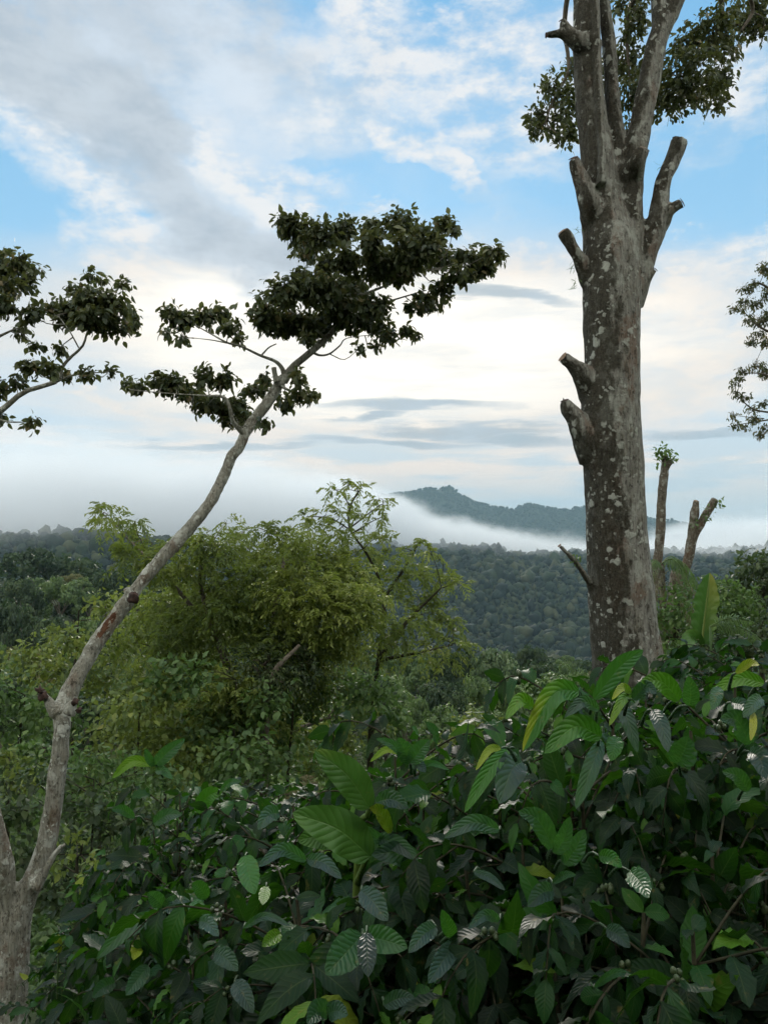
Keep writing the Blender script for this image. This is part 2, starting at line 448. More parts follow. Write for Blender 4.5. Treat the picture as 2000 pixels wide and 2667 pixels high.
def bark_mat(name, base, dark, lichen=(0.42, 0.43, 0.37), red=(0.16, 0.07, 0.035), moss=0.5, spots=1.0, redness=0.5, side=0.0, sc=1.0):
    m, T = new_mat(name)
    pos = T.n('ShaderNodeTexCoord').outputs['Object']
    nrm = T.n('ShaderNodeNewGeometry').outputs['Normal']
    nx, ny, nz = T.sep(nrm)
    big = T.noise(T.mapping(pos, (1, 1, 0.55)), 3.2 * sc, 6, 0.62)
    med = T.noise(T.mapping(pos, (1, 1, 0.45), (4, 2, 7)), 11 * sc, 6, 0.65)
    fib = T.noise(T.mapping(pos, (1, 1, 0.12)), 46 * sc, 4, 0.6)
    fin = T.noise(pos, 60 * sc, 4, 0.7)
    col = T.mix(T.ramp(fib, 0.3, 0.7), tuple(q * 0.62 for q in base) + (1,), tuple(q * 1.2 for q in base) + (1,))
    col = T.mix(T.m('MULTIPLY', T.ramp(med, 0.45, 0.7), 0.6), col, (base[0] * 0.55, base[1] * 0.5, base[2] * 0.4, 1))
    sideterm = T.m('MULTIPLY', T.m('SUBTRACT', 0.15, nx), side)
    mf = T.m('ADD', T.m('ADD', T.m('MULTIPLY', big, 1.0), T.m('MULTIPLY', med, 0.5)), sideterm)
    mossf = T.ramp(mf, 1.06 - 0.5 * moss, 1.2 - 0.5 * moss)
    rf = T.m('MULTIPLY', T.ramp(T.noise(T.mapping(pos, (1, 1, 0.5), (9, 5, 1)), 4.5 * sc, 5, 0.6), 0.54, 0.64), redness)
    col = T.mix(rf, col, (*red, 1))
    dk = T.mix(T.ramp(fin, 0.35, 0.7), (*dark, 1), tuple(q * 2.6 for q in dark) + (1,))
    col = T.mix(T.m('MULTIPLY', mossf, 0.88), col, dk)
    mot = T.noise(T.mapping(pos, (1, 1, 0.8), (3, 3, 9)), 24 * sc, 6, 0.75)
    col = T.mix(T.m('MULTIPLY', T.ramp(mot, 0.52, 0.60), T.m('MULTIPLY_ADD', mossf, -0.35, 0.5)), col, tuple(q * 0.62 for q in lichen) + (1,))
    col = T.mix(T.m('MULTIPLY', T.ramp(T.noise(T.mapping(pos, (1, 1, 0.5), (8, 6, 2)), 34 * sc, 5, 0.7), 0.53, 0.62), 0.7), col, (*dark, 1))
    # pale lichen rosettes, two sizes, in drifts
    warp = T.n('ShaderNodeVectorMath', operation='ADD'); T.put(warp.inputs[0], pos)
    wn = T.n('ShaderNodeTexNoise'); wn.inputs['Scale'].default_value = 15 * sc; T.put(wn.inputs['Vector'], pos)
    ws = T.n('ShaderNodeVectorMath', operation='SCALE'); T.put(ws.inputs[0], wn.outputs['Color']); ws.inputs['Scale'].default_value = 0.10 / sc
    T.put(warp.inputs[1], ws.outputs[0])
    v1 = T.voronoi(warp.outputs[0], 6.5 * sc); v2 = T.voronoi(warp.outputs[0], 15 * sc)
    drift = T.noise(T.mapping(pos, (1, 1, 0.7), (2, 8, 3)), 5.0 * sc, 4, 0.6)
    l1 = T.m('MULTIPLY', T.ramp(v1, 0.20, 0.30, 1, 0), T.ramp(drift, 0.44, 0.56))
    l2 = T.m('MULTIPLY', T.ramp(v2, 0.22, 0.32, 1, 0), T.ramp(drift, 0.45, 0.57))
    lf = T.m('MULTIPLY', T.m('MAXIMUM', l1, T.m('MULTIPLY', l2, 0.8)), spots)
    pale = T.m('MULTIPLY', T.ramp(T.noise(T.mapping(pos, (1, 1, 0.7), (7, 1, 5)), 4.5 * sc, 7, 0.7), 0.53, 0.62), 0.7 * spots)
    pale = T.m('MULTIPLY', pale, T.m('SUBTRACT', 1.0, T.m('MULTIPLY', mossf, 0.8)))
    col = T.mix(T.m('MAXIMUM', lf, pale), col, T.mix(fin, tuple(q * 0.75 for q in lichen) + (1,), tuple(q * 1.1 for q in lichen) + (1,)))
    h = T.m('ADD', T.m('ADD', T.m('MULTIPLY', fib, 1.0), T.m('MULTIPLY', fin, 0.5)), T.m('ADD', T.m('MULTIPLY', med, 0.8), T.m('MULTIPLY', lf, 0.25)))
    b = T.n('ShaderNodeBump'); b.inputs['Strength'].default_value = 1.0; b.inputs['Distance'].default_value = 0.035 / sc
    T.put(b.inputs['Height'], h)
    p = T.n('ShaderNodeBsdfPrincipled'); T.put(p.inputs['Base Color'], col)
    p.inputs['Roughness'].default_value = 0.9; p.inputs['Specular IOR Level'].default_value = 0.2
    T.put(p.inputs['Normal'], b.outputs[0])
    finish(T, p.outputs[0])
    return m

def plain_mat(name, c1, c2, scale=8.0, rough=0.85, stretch=(1, 1, 1), bump=0.5, bd=0.01, spec=0.2):
    m, T = new_mat(name)
    pos = T.n('ShaderNodeTexCoord').outputs['Object']
    n = T.noise(T.mapping(pos, stretch), scale, 6, 0.6)
    p = T.n('ShaderNodeBsdfPrincipled'); T.put(p.inputs['Base Color'], T.mix(T.ramp(n, 0.3, 0.7), (*c1, 1), (*c2, 1)))
    p.inputs['Roughness'].default_value = rough; p.inputs['Specular IOR Level'].default_value = spec
    b = T.n('ShaderNodeBump'); b.inputs['Strength'].default_value = bump; b.inputs['Distance'].default_value = bd
    T.put(b.inputs['Height'], n); T.put(p.inputs['Normal'], b.outputs[0])
    finish(T, p.outputs[0])
    return m

M = {}
M['bark_big'] = bark_mat('mossy_bark', (0.27, 0.265, 0.23), (0.022, 0.020, 0.013), lichen=(0.46, 0.48, 0.42), moss=0.60, spots=1.0, redness=0.45, side=0.42)
M['bark_lean'] = bark_mat('lichen_bark', (0.33, 0.325, 0.27), (0.04, 0.037, 0.024), lichen=(0.60, 0.62, 0.55), moss=0.34, spots=1.2, redness=0.35, sc=1.6)
M['bark_brown'] = bark_mat('brown_bark', (0.165, 0.14, 0.105), (0.03, 0.024, 0.016), moss=0.4, spots=1.0, redness=0.35, sc=1.5)
M['twig'] = plain_mat('twig_bark', (0.07, 0.06, 0.045), (0.16, 0.14, 0.11), 20)
M['cut'] = plain_mat('cut_wood', (0.13, 0.09, 0.06), (0.26, 0.19, 0.13), 30)
M['darkcut'] = plain_mat('weathered_cut_wood', (0.03, 0.022, 0.018), (0.09, 0.055, 0.045), 30)
M['stem'] = plain_mat('shrub_stem', (0.018, 0.02, 0.010), (0.05, 0.046, 0.026), 30)
M['leaf_tree'] = leaf_mat('broad_tree_leaf', [(0, (0.024, 0.040, 0.018)), (0.5, (0.055, 0.080, 0.034)), (0.85, (0.12, 0.135, 0.06)), (1, (0.2, 0.15, 0.07))],
                          trans=(0.2, 0.22, 0.05), tfac=0.3, rough=0.5)
M['leaf_feather'] = leaf_mat('feathery_leaf', [(0, (0.045, 0.065, 0.022)), (0.45, (0.11, 0.13, 0.036)), (1, (0.2, 0.2, 0.05))],
                           tint=(1.12, 1.32, 1.08), trans=(0.28, 0.31, 0.05), tfac=0.4, rough=0.5, spec=0.4)
M['leaf_olive'] = leaf_mat('olive_leaf', [(0, (0.05, 0.072, 0.026)), (0.55, (0.125, 0.15, 0.042)), (0.9, (0.2, 0.195, 0.05)), (1, (0.27, 0.21, 0.06))],
                           tint=(1.06, 1.28, 1.06), trans=(0.28, 0.28, 0.05), tfac=0.36, rough=0.5, spec=0.4)
M['leaf_green'] = leaf_mat('green_tree_leaf', [(0, (0.04, 0.08, 0.028)), (0.5, (0.085, 0.15, 0.05)), (1, (0.15, 0.22, 0.065))],
                           trans=(0.18, 0.34, 0.05), tfac=0.32, rough=0.52, spec=0.32)
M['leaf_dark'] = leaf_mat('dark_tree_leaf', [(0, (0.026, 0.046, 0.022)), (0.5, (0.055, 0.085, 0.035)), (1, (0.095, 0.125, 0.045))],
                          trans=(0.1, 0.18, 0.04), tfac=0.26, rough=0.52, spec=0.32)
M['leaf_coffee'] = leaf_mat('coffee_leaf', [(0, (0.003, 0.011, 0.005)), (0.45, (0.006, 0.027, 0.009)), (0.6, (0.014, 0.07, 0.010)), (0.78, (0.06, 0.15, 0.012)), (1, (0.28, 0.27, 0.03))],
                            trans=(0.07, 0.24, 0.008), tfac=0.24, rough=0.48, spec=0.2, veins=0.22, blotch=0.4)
M['leaf_coffee_large'] = leaf_mat('large_coffee_leaf', [(0, (0.012, 0.026, 0.02)), (0.3, (0.03, 0.062, 0.05)), (0.45, (0.03, 0.085, 0.035)), (0.62, (0.028, 0.12, 0.018)), (0.8, (0.10, 0.21, 0.015)), (1, (0.36, 0.34, 0.03))],
                            trans=(0.08, 0.30, 0.008), tfac=0.24, rough=0.38, spec=0.38, veins=0.4, blotch=0.4)  # lower stops lighter and bluer: leaf sheen put into the colour
M['leaf_banana'] = leaf_mat('banana_leaf', [(0, (0.03, 0.07, 0.02)), (0.5, (0.06, 0.15, 0.03)), (1, (0.24, 0.24, 0.04))],
                            trans=(0.07, 0.2, 0.015), tfac=0.2, rough=0.42, veins=0.4, blotch=0.3)
M['dry'] = leaf_mat('dry_fibre', [(0, (0.07, 0.065, 0.03)), (0.5, (0.14, 0.13, 0.06)), (1, (0.2, 0.2, 0.1))], trans=(0.1, 0.12, 0.04), tfac=0.2)
M['berry'] = plain_mat('green_coffee_berry', (0.03, 0.055, 0.02), (0.07, 0.095, 0.04), 40, rough=0.4, spec=0.4)
M['soil'] = plain_mat('leaf_litter_soil', (0.02, 0.024, 0.011), (0.045, 0.065, 0.024), 2.5, bump=1.0, bd=0.1)

HAZE_DENSITY = 0.00009
FOG_DENSITY = 0.012
FOG_STEP = 1.0

# ------------------------------------------------------------------ terrain
PY = [-120, -12, -3.2, -1.2, 0, 5, 10, 20, 50, 100, 200, 280, 400, 700, 1000, 1400, 1520, 1750, 2300, 3500, 7000]
PZ = [46, 9.5, 3.4, 0.5, 0, -1.3, -2.8, -6, -15, -26, -38, -50, -82, -108, -72, -12, -4, -24, -80, -105, -105]  # behind the camera: an added, unseen bank, steepened to block low rear light

def hnoise(x, y, s, seed=0.0):
    """cheap smooth vectorised noise: a sum of rotated sines"""
    o = 0
    for k in range(6):
        a = 1.1 * k + seed; f = (1.7 ** k) / s
        o = o + np.sin((x * math.cos(a) + y * math.sin(a)) * f + 2.3 * k + seed) * np.cos((y * math.cos(a * 1.3) - x * math.sin(a * 1.3)) * f * 0.9 + seed * 3 + k) / (1.5 ** k)
    return o * 0.45

def ground(x, y):
    x = np.asarray(x, float); y = np.asarray(y, float)
    z = np.interp(y, PY, PZ)
    near = np.exp(-(np.maximum(y, 0) / 60) ** 2)
    z = z + near * 0.26 * np.clip(x - 1.0, 0, 25) + near * 0.10 * np.clip(-x - 3, 0, 20) * np.clip(y / 10, 0, 1)
    z = z + 30 * np.exp(-((x + 95) / 60) ** 2 - ((y - 205) / 70) ** 2)
    z = z + 96 * np.exp(-((x + 380) / 330) ** 2 - ((y - 820) / 190) ** 2)
    z = z + 34 * np.exp(-((x + 650) / 420) ** 2 - ((y - 1300) / 260) ** 2)
    z = z + 170 * np.exp(-((x - 1330) / 420) ** 2 - ((y - 2500) / 380) ** 2)
    z = z + 46 * np.exp(-((x - 560 - 0.35 * (y - 900)) / 150) ** 2 - ((y - 950) / 330) ** 2)
    z = z - 34 * np.exp(-((x - 150 - 0.3 * (y - 800)) / 130) ** 2 - ((y - 850) / 240) ** 2)
    far = np.clip((y - 60) / 500, 0, 1)
    z = z + far * 9 * hnoise(x, y, 90, 1.0) + np.clip((y - 500) / 400, 0, 1) * 34 * hnoise(x, y, 190, 4.0) * np.clip((1750 - y) / 300, 0.35, 1)
    z = z + 0.05 * np.clip(y / 4, 0, 4) * hnoise(x, y, 1.5, 2.0)
    return z

def grid_faces(nr, nc):
    i = np.arange(nr - 1)[:, None] * nc; k = np.arange(nc - 1)[None]
    return np.stack([i + k, i + k + 1, i + nc + k + 1, i + nc + k], -1).reshape(-1, 4)

ys = np.concatenate([-np.geomspace(90, 1, 14), np.linspace(-0.5, 8, 18), np.geomspace(8.6, 6600, 190)])
us = np.linspace(-1, 1, 181)
us = np.sign(us) * np.abs(us) ** 1.25
XX = us[None] * (40 + 0.68 * np.abs(ys))[:, None]; YY = np.repeat(ys[:, None], len(us), 1)
GV = np.stack([XX, YY, ground(XX, YY)], -1).reshape(-1, 3)
g = obj('ground', [(GV, grid_faces(len(ys), len(us)), None)], M['soil'])
g['kind'] = 'structure'

# far forest floor and canopies share one look: mixed greens that differ from tree to tree
def canopy_mat(name, stops, nscale, bumpd):
    m, T = new_mat(name)
    u, v, tn = T.sep(T.n('ShaderNodeAttribute', attribute_name='leaf').outputs['Vector'])
    pos = T.n('ShaderNodeNewGeometry').outputs['Position']
    n1 = T.noise(pos, nscale, 5, 0.7); n2 = T.noise(pos, nscale * 0.06, 3)
    t = T.m('ADD', tn, T.m('ADD', T.m('MULTIPLY', T.m('SUBTRACT', n1, 0.5), 0.6), T.m('MULTIPLY', T.m('SUBTRACT', n2, 0.5), 1.2)), clamp=True)
    p = T.n('ShaderNodeBsdfPrincipled'); T.put(p.inputs['Base Color'], T.colramp(t, stops))
    p.inputs['Roughness'].default_value = 0.8; p.inputs['Specular IOR Level'].default_value = 0.15
    b = T.n('ShaderNodeBump'); b.inputs['Strength'].default_value = 1.0; b.inputs['Distance'].default_value = bumpd
    T.put(b.inputs['Height'], n1); T.put(p.inputs['Normal'], b.outputs[0])
    finish(T, p.outputs[0])
    return m
M['canopy'] = canopy_mat('forest_canopy', [(0, (0.005, 0.011, 0.008)), (0.45, (0.013, 0.024, 0.014)), (0.8, (0.028, 0.042, 0.020)), (1, (0.05, 0.058, 0.028))], 0.55, 0.8)
M['mountain'] = canopy_mat('wooded_mountain', [(0, (0.014, 0.022, 0.014)), (0.5, (0.026, 0.037, 0.022)), (1, (0.06, 0.07, 0.04))], 0.06, 8.0)

def ico(sub):
    import bmesh
    bm = bmesh.new(); bmesh.ops.create_icosphere(bm, subdivisions=sub, radius=1.0)
    V = np.array([v.co[:] for v in bm.verts]); F = np.array([[v.index for v in f.verts] for f in bm.faces]); bm.free()
    return V, F
ICO1, ICO2 = ico(1), ico(2)

def blobs(P, rad, base, rough=0.25, tone=(0.1, 0.9)):
    """bumpy crowns, one for each point of P"""
    Vb, Fb = base; n = len(P)
    r = rad[:, None, None] * np.array([1, 1, 1.05]) * rng.uniform(0.8, 1.2, (n, 1, 3))
    V = Vb[None] * r * (1 + rng.normal(size=(n, len(Vb), 1)) * rough) + P[:, None]
    F = (np.arange(n)[:, None, None] * len(Vb) + Fb[None]).reshape(-1, 3)
    A = np.zeros((n, len(Vb), 3)); A[..., 2] = rng.uniform(*tone, n)[:, None]
    return V.reshape(-1, 3), F, A.reshape(-1, 3)

def scatter(y0, y1, sp, k=0.56, pad=15):
    """jittered grid of ground points inside the fan that the view covers"""
    yy = np.arange(y0, y1, sp); out = []
    for y in yy:
        xm = k * y + pad; xs = np.arange(-xm, xm, sp)
        out.append(np.stack([xs + rng.uniform(-.45, .45, len(xs)) * sp, y + rng.uniform(-.45, .45, len(xs)) * sp], -1))
    return np.concatenate(out)

def on_ground(xy, lift=0.0):
    return np.column_stack([xy, ground(xy[:, 0], xy[:, 1]) + lift])

xy = scatter(430, 900, 7.0, k=0.66); r1 = rng.uniform(2.4, 4.6, len(xy)) * rng.choice([0.65, 1, 1.75], len(xy), p=[.38, .50, .12])
p1 = on_ground(xy) + np.column_stack([np.zeros((len(xy), 2)), r1 * 0.9 + 1.5])
xy = scatter(900, 1640, 7.6, k=0.64); r2 = rng.uniform(2.8, 5.0, len(xy)) * rng.choice([0.65, 1, 1.8], len(xy), p=[.38, .52, .10])
p2 = on_ground(xy) + np.column_stack([np.zeros((len(xy), 2)), r2 * 0.9 + 1])
xy = scatter(2000, 2700, 16); xy = xy[xy[:, 0] > 600]; r3 = rng.uniform(6, 10, len(xy))
p3 = on_ground(xy) + np.column_stack([np.zeros((len(xy), 2)), r3 * 0.7])
fo = obj('forest', [blobs(p1, r1 * 1.1, ICO2, 0.17, (-0.1, 1.1)), blobs(p2, r2, ICO1, 0.3, (-0.1, 1.1)), blobs(p3, r3, ICO1, 0.2)], M['canopy'], smooth=False)
tag(fo, 'dense blue green forest covering the misty hillside across the valley', 'forest'); fo['kind'] = 'stuff'

# the far mountain: its skyline in the photograph, at 4.5 km
SKY = [(600, 1330), (800, 1318), (950, 1300), (1010, 1290), (1035, 1285), (1060, 1283), (1095, 1277), (1122, 1271), (1142, 1276), (1160, 1270), (1175, 1270), (1200, 1288), (1222, 1297), (1240, 1309), (1265, 1316), (1290, 1321),
       (1310, 1322), (1335, 1328), (1352, 1322), (1372, 1312), (1388, 1311), (1400, 1317), (1420, 1322), (1445, 1324), (1470, 1330), (1500, 1325), (1530, 1320), (1560, 1326), (1620, 1338), (1680, 1347), (1740, 1357),
       (1790, 1364), (1850, 1385), (1950, 1402), (2100, 1415), (2400, 1425)]
MD = 4500.0
sx = np.array([(p[0] - 1000) / FPX * MD for p in SKY]); sz = np.array([1.7 + (HORIZON - p[1]) / FPX * MD for p in SKY])
mx = np.linspace(sx[0], sx[-1], 420); my = np.concatenate([np.linspace(-900, 0, 70), np.linspace(25, 500, 14)])
MXX, MYY = np.meshgrid(mx, my)
hh = np.interp(MXX, sx, sz)
dist = np.abs(MYY)
gul = np.abs(np.sin(MXX / 95 + 0.0035 * MYY + 1.3 * np.sin(MXX / 260) + 0.8 * hnoise(MXX, MYY, 160, 3))) ** 0.8
MZ = hh - 0.52 * dist - np.clip(dist / 260, 0, 1) * 55 * (gul - 0.4) + np.clip(dist / 60, 0, 1) * 9 * hnoise(MXX, MYY, 45, 7) + 3.0 * hnoise(MXX, MYY, 9, 5) + 5.0 * hnoise(MXX, MYY, 26, 8)
MZ = np.maximum(MZ, -110)
MV = np.stack([MXX, MYY + MD, MZ], -1).reshape(-1, 3)
mo = obj('mountain', [(MV, grid_faces(len(my), len(mx)), np.column_stack([np.zeros((len(MV), 2)), np.full(len(MV), 0.5)]))], M['mountain'])
mo['kind'] = 'structure'
n = 5200
tx = rng.uniform(-100, 2300, n); ty = -np.abs(rng.normal(0, 260, n))
i0 = np.searchsorted(mx, tx).clip(1, len(mx) - 1); j0 = np.searchsorted(my, ty).clip(0, len(my) - 1)
tz = MZ[j0, i0]
n2 = 420
tx2 = rng.uniform(-50, 2300, n2); tz2 = np.interp(tx2, mx, MZ[69]); ty2 = rng.uniform(-12, 0, n2)
tr_ = rng.uniform(5, 8.5, n); tr2 = rng.uniform(2.5, 6, n2) * rng.choice([1, 1.7], n2, p=[.85, .15])
mf = obj('mountain_forest', [blobs(np.column_stack([tx, ty + MD, tz + 1]), tr_, ICO1, 0.18, (0.2, 0.7)),
                             blobs(np.column_stack([tx2, ty2 + MD, tz2 + tr2 * 0.8]), tr2, ICO1, 0.25, (0.2, 0.6))], M['canopy'], smooth=False)
tag(mf, 'scattered trees on the slopes and skyline of the far mountain', 'forest'); mf['kind'] = 'stuff'

# ------------------------------------------------------------------ air: haze and the fog bank
def box_obj(name, lo, hi, mat):
    lo, hi = np.array(lo, float), np.array(hi, float)
    V = np.array([[lo[0], lo[1], lo[2]], [hi[0], lo[1], lo[2]], [hi[0], hi[1], lo[2]], [lo[0], hi[1], lo[2]],
                  [lo[0], lo[1], hi[2]], [hi[0], lo[1], hi[2]], [hi[0], hi[1], hi[2]], [lo[0], hi[1], hi[2]]])
    F = np.array([[0, 3, 2, 1], [4, 5, 6, 7], [0, 1, 5, 4], [1, 2, 6, 5], [2, 3, 7, 6], [3, 0, 4, 7]])
    o = bpy.data.objects.new(name, make_mesh(name, V, F, smooth=False)); o.data.materials.append(mat); COL.objects.link(o)
    o['kind'] = 'stuff'
    return o

m, T = new_mat('thin_haze')
pv = T.n('ShaderNodeVolumePrincipled'); pv.inputs['Color'].default_value = (0.46, 0.69, 0.82, 1)
pv.inputs['Density'].default_value = HAZE_DENSITY; pv.inputs['Anisotropy'].default_value = 0.0
T.t.links.new(pv.outputs[0], T.n('ShaderNodeOutputMaterial').inputs['Volume'])
zmin = min(GV[:, 2].min(), MZ.min())
xm = max(abs(GV[:, 0]).max(), mx.max()) + 5
hz = box_obj('haze', (-xm, -95, zmin - 1), (xm, 6620, MZ.max() + 25), m)
tag(hz, 'thin pale blue haze over the valley', 'haze')

m, T = new_mat('valley_fog')
pos = T.n('ShaderNodeTexCoord').outputs['Object']
X, Y, Z = T.sep(pos)
top = T.curve(X, [(-1700, 175), (-400, 172), (-120, 158), (10, 128), (90, 95), (190, 66), (300, 50), (450, 36), (560, 26), (700, 32), (850, 62), (1000, 118), (1200, 112), (1400, 80), (1700, 50)])
nzA = T.noise(T.mapping(pos, (1, 1, 2.0)), 0.0042, 7, 0.62, 0.4)
nzB = T.noise(T.mapping(pos, (1, 1, 1.6)), 0.016, 5, 0.65)
edge = T.m('ADD', T.m('MULTIPLY', T.m('SUBTRACT', nzA, 0.5), 95.0), T.m('MULTIPLY', T.m('SUBTRACT', nzB, 0.5), 80.0))
softness = T.curve(X, [(-1700, 85), (-300, 75), (0, 26), (300, 20), (600, 22), (850, 60), (1700, 70)])
up_ = T.m('DIVIDE', T.m('SUBTRACT', T.m('ADD', top, edge), Z), softness, clamp=True)
# the front of the bank: nearer on the left, where it sits on the hill
front = T.curve(X, [(-1700, 640), (-450, 690), (-250, 820), (-60, 1150), (60, 1330), (420, 1380), (620, 1220), (900, 1160), (1700, 1200)])
fr = T.m('DIVIDE', T.m('SUBTRACT', T.m('MULTIPLY_ADD', edge, 2.0, Y), front), 240.0, clamp=True)
bot = T.m('DIVIDE', T.m('SUBTRACT', T.m('MULTIPLY_ADD', edge, 0.45, Z), T.curve(X, [(-1700, -4), (-300, -4), (0, -14), (500, -18), (680, -34), (1700, -40)])), 30.0, clamp=True)
den = T.m('MULTIPLY', T.m('MULTIPLY', up_, up_), T.m('MULTIPLY', fr, bot))
dn = T.m('MULTIPLY', den, FOG_DENSITY)
pv = T.n('ShaderNodeVolumePrincipled'); pv.inputs['Color'].default_value = (0.905, 0.94, 0.967, 1)
T.put(pv.inputs['Density'], dn); pv.inputs['Anisotropy'].default_value = 0.25
T.t.links.new(pv.outputs[0], T.n('ShaderNodeOutputMaterial').inputs['Volume'])
try: m.volume_sampling = 'DISTANCE'
except Exception: pass
try: m.cycles.volume_step_rate = 0.6; m.cycles.volume_sampling = 'DISTANCE'
except Exception: pass
fb = box_obj('fog_bank', (-1690, 640, -60), (1690, 2650, 268), m)
tag(fb, 'thick white fog bank lying in the valley before the far mountain', 'fog')
cy.volume_step_rate = FOG_STEP

# ------------------------------------------------------------------ the big pollarded shade tree on the right
BD = 7.5
def gz(x, y): return float(ground(x, y))

def fused(name, tubes, voxel, disp, dscale, smooth_it=5):
    """one continuous surface round several overlapping tubes (trunk and fused stems), with bark relief"""
    V, F, A = join(tubes)
    tmp = bpy.data.objects.new(name, make_mesh(name, V, F)); COL.objects.link(tmp)
    rm = tmp.modifiers.new('r', 'REMESH'); rm.mode = 'VOXEL'; rm.voxel_size = voxel
    sm = tmp.modifiers.new('s', 'SMOOTH'); sm.factor = 0.5; sm.iterations = smooth_it
    dg = bpy.context.evaluated_depsgraph_get()
    me = bpy.data.meshes.new_from_object(tmp.evaluated_get(dg))
    bpy.data.objects.remove(tmp)
    n = len(me.vertices); co = np.empty(n * 3, np.float32); no = np.empty(n * 3, np.float32)
    me.vertices.foreach_get('co', co); me.vertices.foreach_get('normal', no)
    co = co.reshape(-1, 3); no = no.reshape(-1, 3)
    d = np.empty(n)
    for i in range(n):
        p = co[i]
        q = Vector((p[0] * dscale, p[1] * dscale, p[2] * dscale * 0.22))
        d[i] = mnoise.noise(q) + 0.5 * mnoise.noise(q * 2.6) + 0.35 * mnoise.noise(Vector(p) * dscale * 1.2)
    co += no * (d * disp)[:, None]
    me.vertices.foreach_set('co', co.ravel())
    me.polygons.foreach_set('use_smooth', np.ones(len(me.polygons), bool))
    return me

def px_tubes(paths, d, **kw):
    return [ptube([q[:3] for q in p], d, dd=[d + (q[3] if len(q) > 3 else 0) for q in p], **kw) for p in paths]

base_big = np.array([at(1650, 1900, BD)[0], BD, 0]); base_big[2] = gz(base_big[0], BD) - 0.05
big = thing('shade_tree', 'massive lichen spotted trunk with lopped branch stubs, towering above the coffee at right', 'tree', base_big)
gpx = 1440 + (1.7 - base_big[2]) / BD * FPX
trunk_paths = [
    [(1668, gpx + 40, 128), (1652, gpx - 60, 104), (1636, 1758, 89), (1625, 1648, 86), (1615, 1522, 82), (1606, 1395, 76.5), (1598, 1227, 76), (1589, 1090, 78), (1594, 938, 70.5),
     (1592, 853, 73), (1592, 740, 74), (1585, 633, 70), (1566, 520, 50), (1551, 380, 41), (1537, 253, 38), (1529, 127, 38), (1528, 0, 35), (1526, -180, 33)],
    [(1612, 640, 52, 0.02), (1622, 540, 38, 0.03), (1612, 440, 28, 0.05), (1604, 330, 21, 0.06), (1594, 253, 19, 0.08), (1586, 127, 18, 0.1), (1574, 0, 16, 0.1), (1566, -180, 15, 0.1)],
    [(1616, 700, 55, 0), (1636, 600, 40, 0), (1641, 506, 33, 0), (1650, 430, 29, 0), (1660, 370, 30, 0), (1681, 253, 29, 0), (1706, 127, 27.5, 0), (1730, 50, 27, 0)],
    [(1722, 80, 25), (1716, 20, 20), (1706, -60, 18), (1700, -180, 17)],
    [(1728, 60, 24), (1758, 10, 22), (1790, -60, 20), (1830, -160, 19)],
    [(1566, 480, 14, -0.22), (1566, 380, 11, -0.22), (1560, 253, 10, -0.2), (1554, 127, 10, -0.2), (1552, 0, 9, -0.18), (1550, -160, 9, -0.18)],
]
STUBS = [  # (px, py, r px, depth offset) from inside the trunk outwards, then whether the end shows a fresh or dark cut
    ([(1640, 790, 30, 0), (1668, 715, 27, -.03), (1690, 648, 25, -.05), (1709, 590, 27, -.06), (1716, 530, 24, -.06), (1726, 475, 22, -.06), (1750, 418, 21, -.06), (1769, 366, 22.5, -.06)], 'bark'),
    ([(1712, 590, 22, -.08), (1738, 553, 17, -.1), (1757, 538, 15.5, -.12), (1775, 527, 16, -.14)], 'dark'),
    ([(1540, 130, 30, -.1), (1508, 108, 24, -.12), (1478, 92, 17, -.14), (1452, 86, 11, -.15), (1424, 90, 8, -.16)], 'dark'),
    ([(1492, 100, 20, -.13), (1474, 76, 15, -.14), (1463, 52, 9, -.15)], 'dark'),
    ([(1556, 590, 36, -.1), (1534, 525, 27, -.16), (1514, 465, 22, -.18), (1501, 432, 18, -.2), (1494, 412, 15, -.22)], 'dark'),
    ([(1536, 730, 22, -.05), (1512, 678, 17, -.1), (1488, 636, 16, -.14), (1465, 603, 16.5, -.16)], 'bark'),
    ([(1548, 1020, 38, -.05), (1520, 978, 27, -.1), (1494, 952, 18.5, -.14), (1466, 930, 16, -.16)], 'cut'),
    ([(1548, 1190, 36, -.05), (1521, 1128, 32, -.1), (1494, 1082, 22, -.12), (1478, 1062, 18, -.12), (1471, 1044, 13, -.12)], 'dark'),
    ([(1670, 745, 12, -.05), (1689, 720, 9.5, -.07), (1706, 702, 9, -.1)], 'dark'),
    ([(1640, 470, 28, -.12), (1662, 415, 21, -.2), (1678, 388, 16, -.22)], 'cut'),
    ([(1545, 1535, 11, -.1), (1528, 1508, 9, -.12), (1499, 1464, 7.5, -.16), (1458, 1422, 6.5, -.2)], 'cut'),
]

def split_stubs(me, centre_lines, base, mat, root):
    """cut the fused surface along the collars: each stub becomes a part of its own, the rest is the trunk"""
    n = len(me.vertices); co = np.empty(n * 3, np.float32); me.vertices.foreach_get('co', co); co = co.reshape(-1, 3)
    F = np.array([p.vertices[:] for p in me.polygons])
    own = np.full(n, -1)
    for s, (C, r) in enumerate(centre_lines):
        for a in range(len(C)):
            d = np.linalg.norm(co - C[a], axis=1)
            own[(d < r[a] * 1.45)] = s
    fo = np.where((own[F] == own[F[:, :1]]).all(1), own[F[:, 0]], -1)
    parts = []
    for s in range(-1, len(centre_lines)):
        f = F[fo == s]
        if not len(f): parts.append(None); continue
        u, inv = np.unique(f, return_inverse=True)
        o = obj('trunk' if s < 0 else 'branch_stump', local([(co[u], inv.reshape(f.shape), None)], base), mat, root)
        parts.append(o)
    return parts

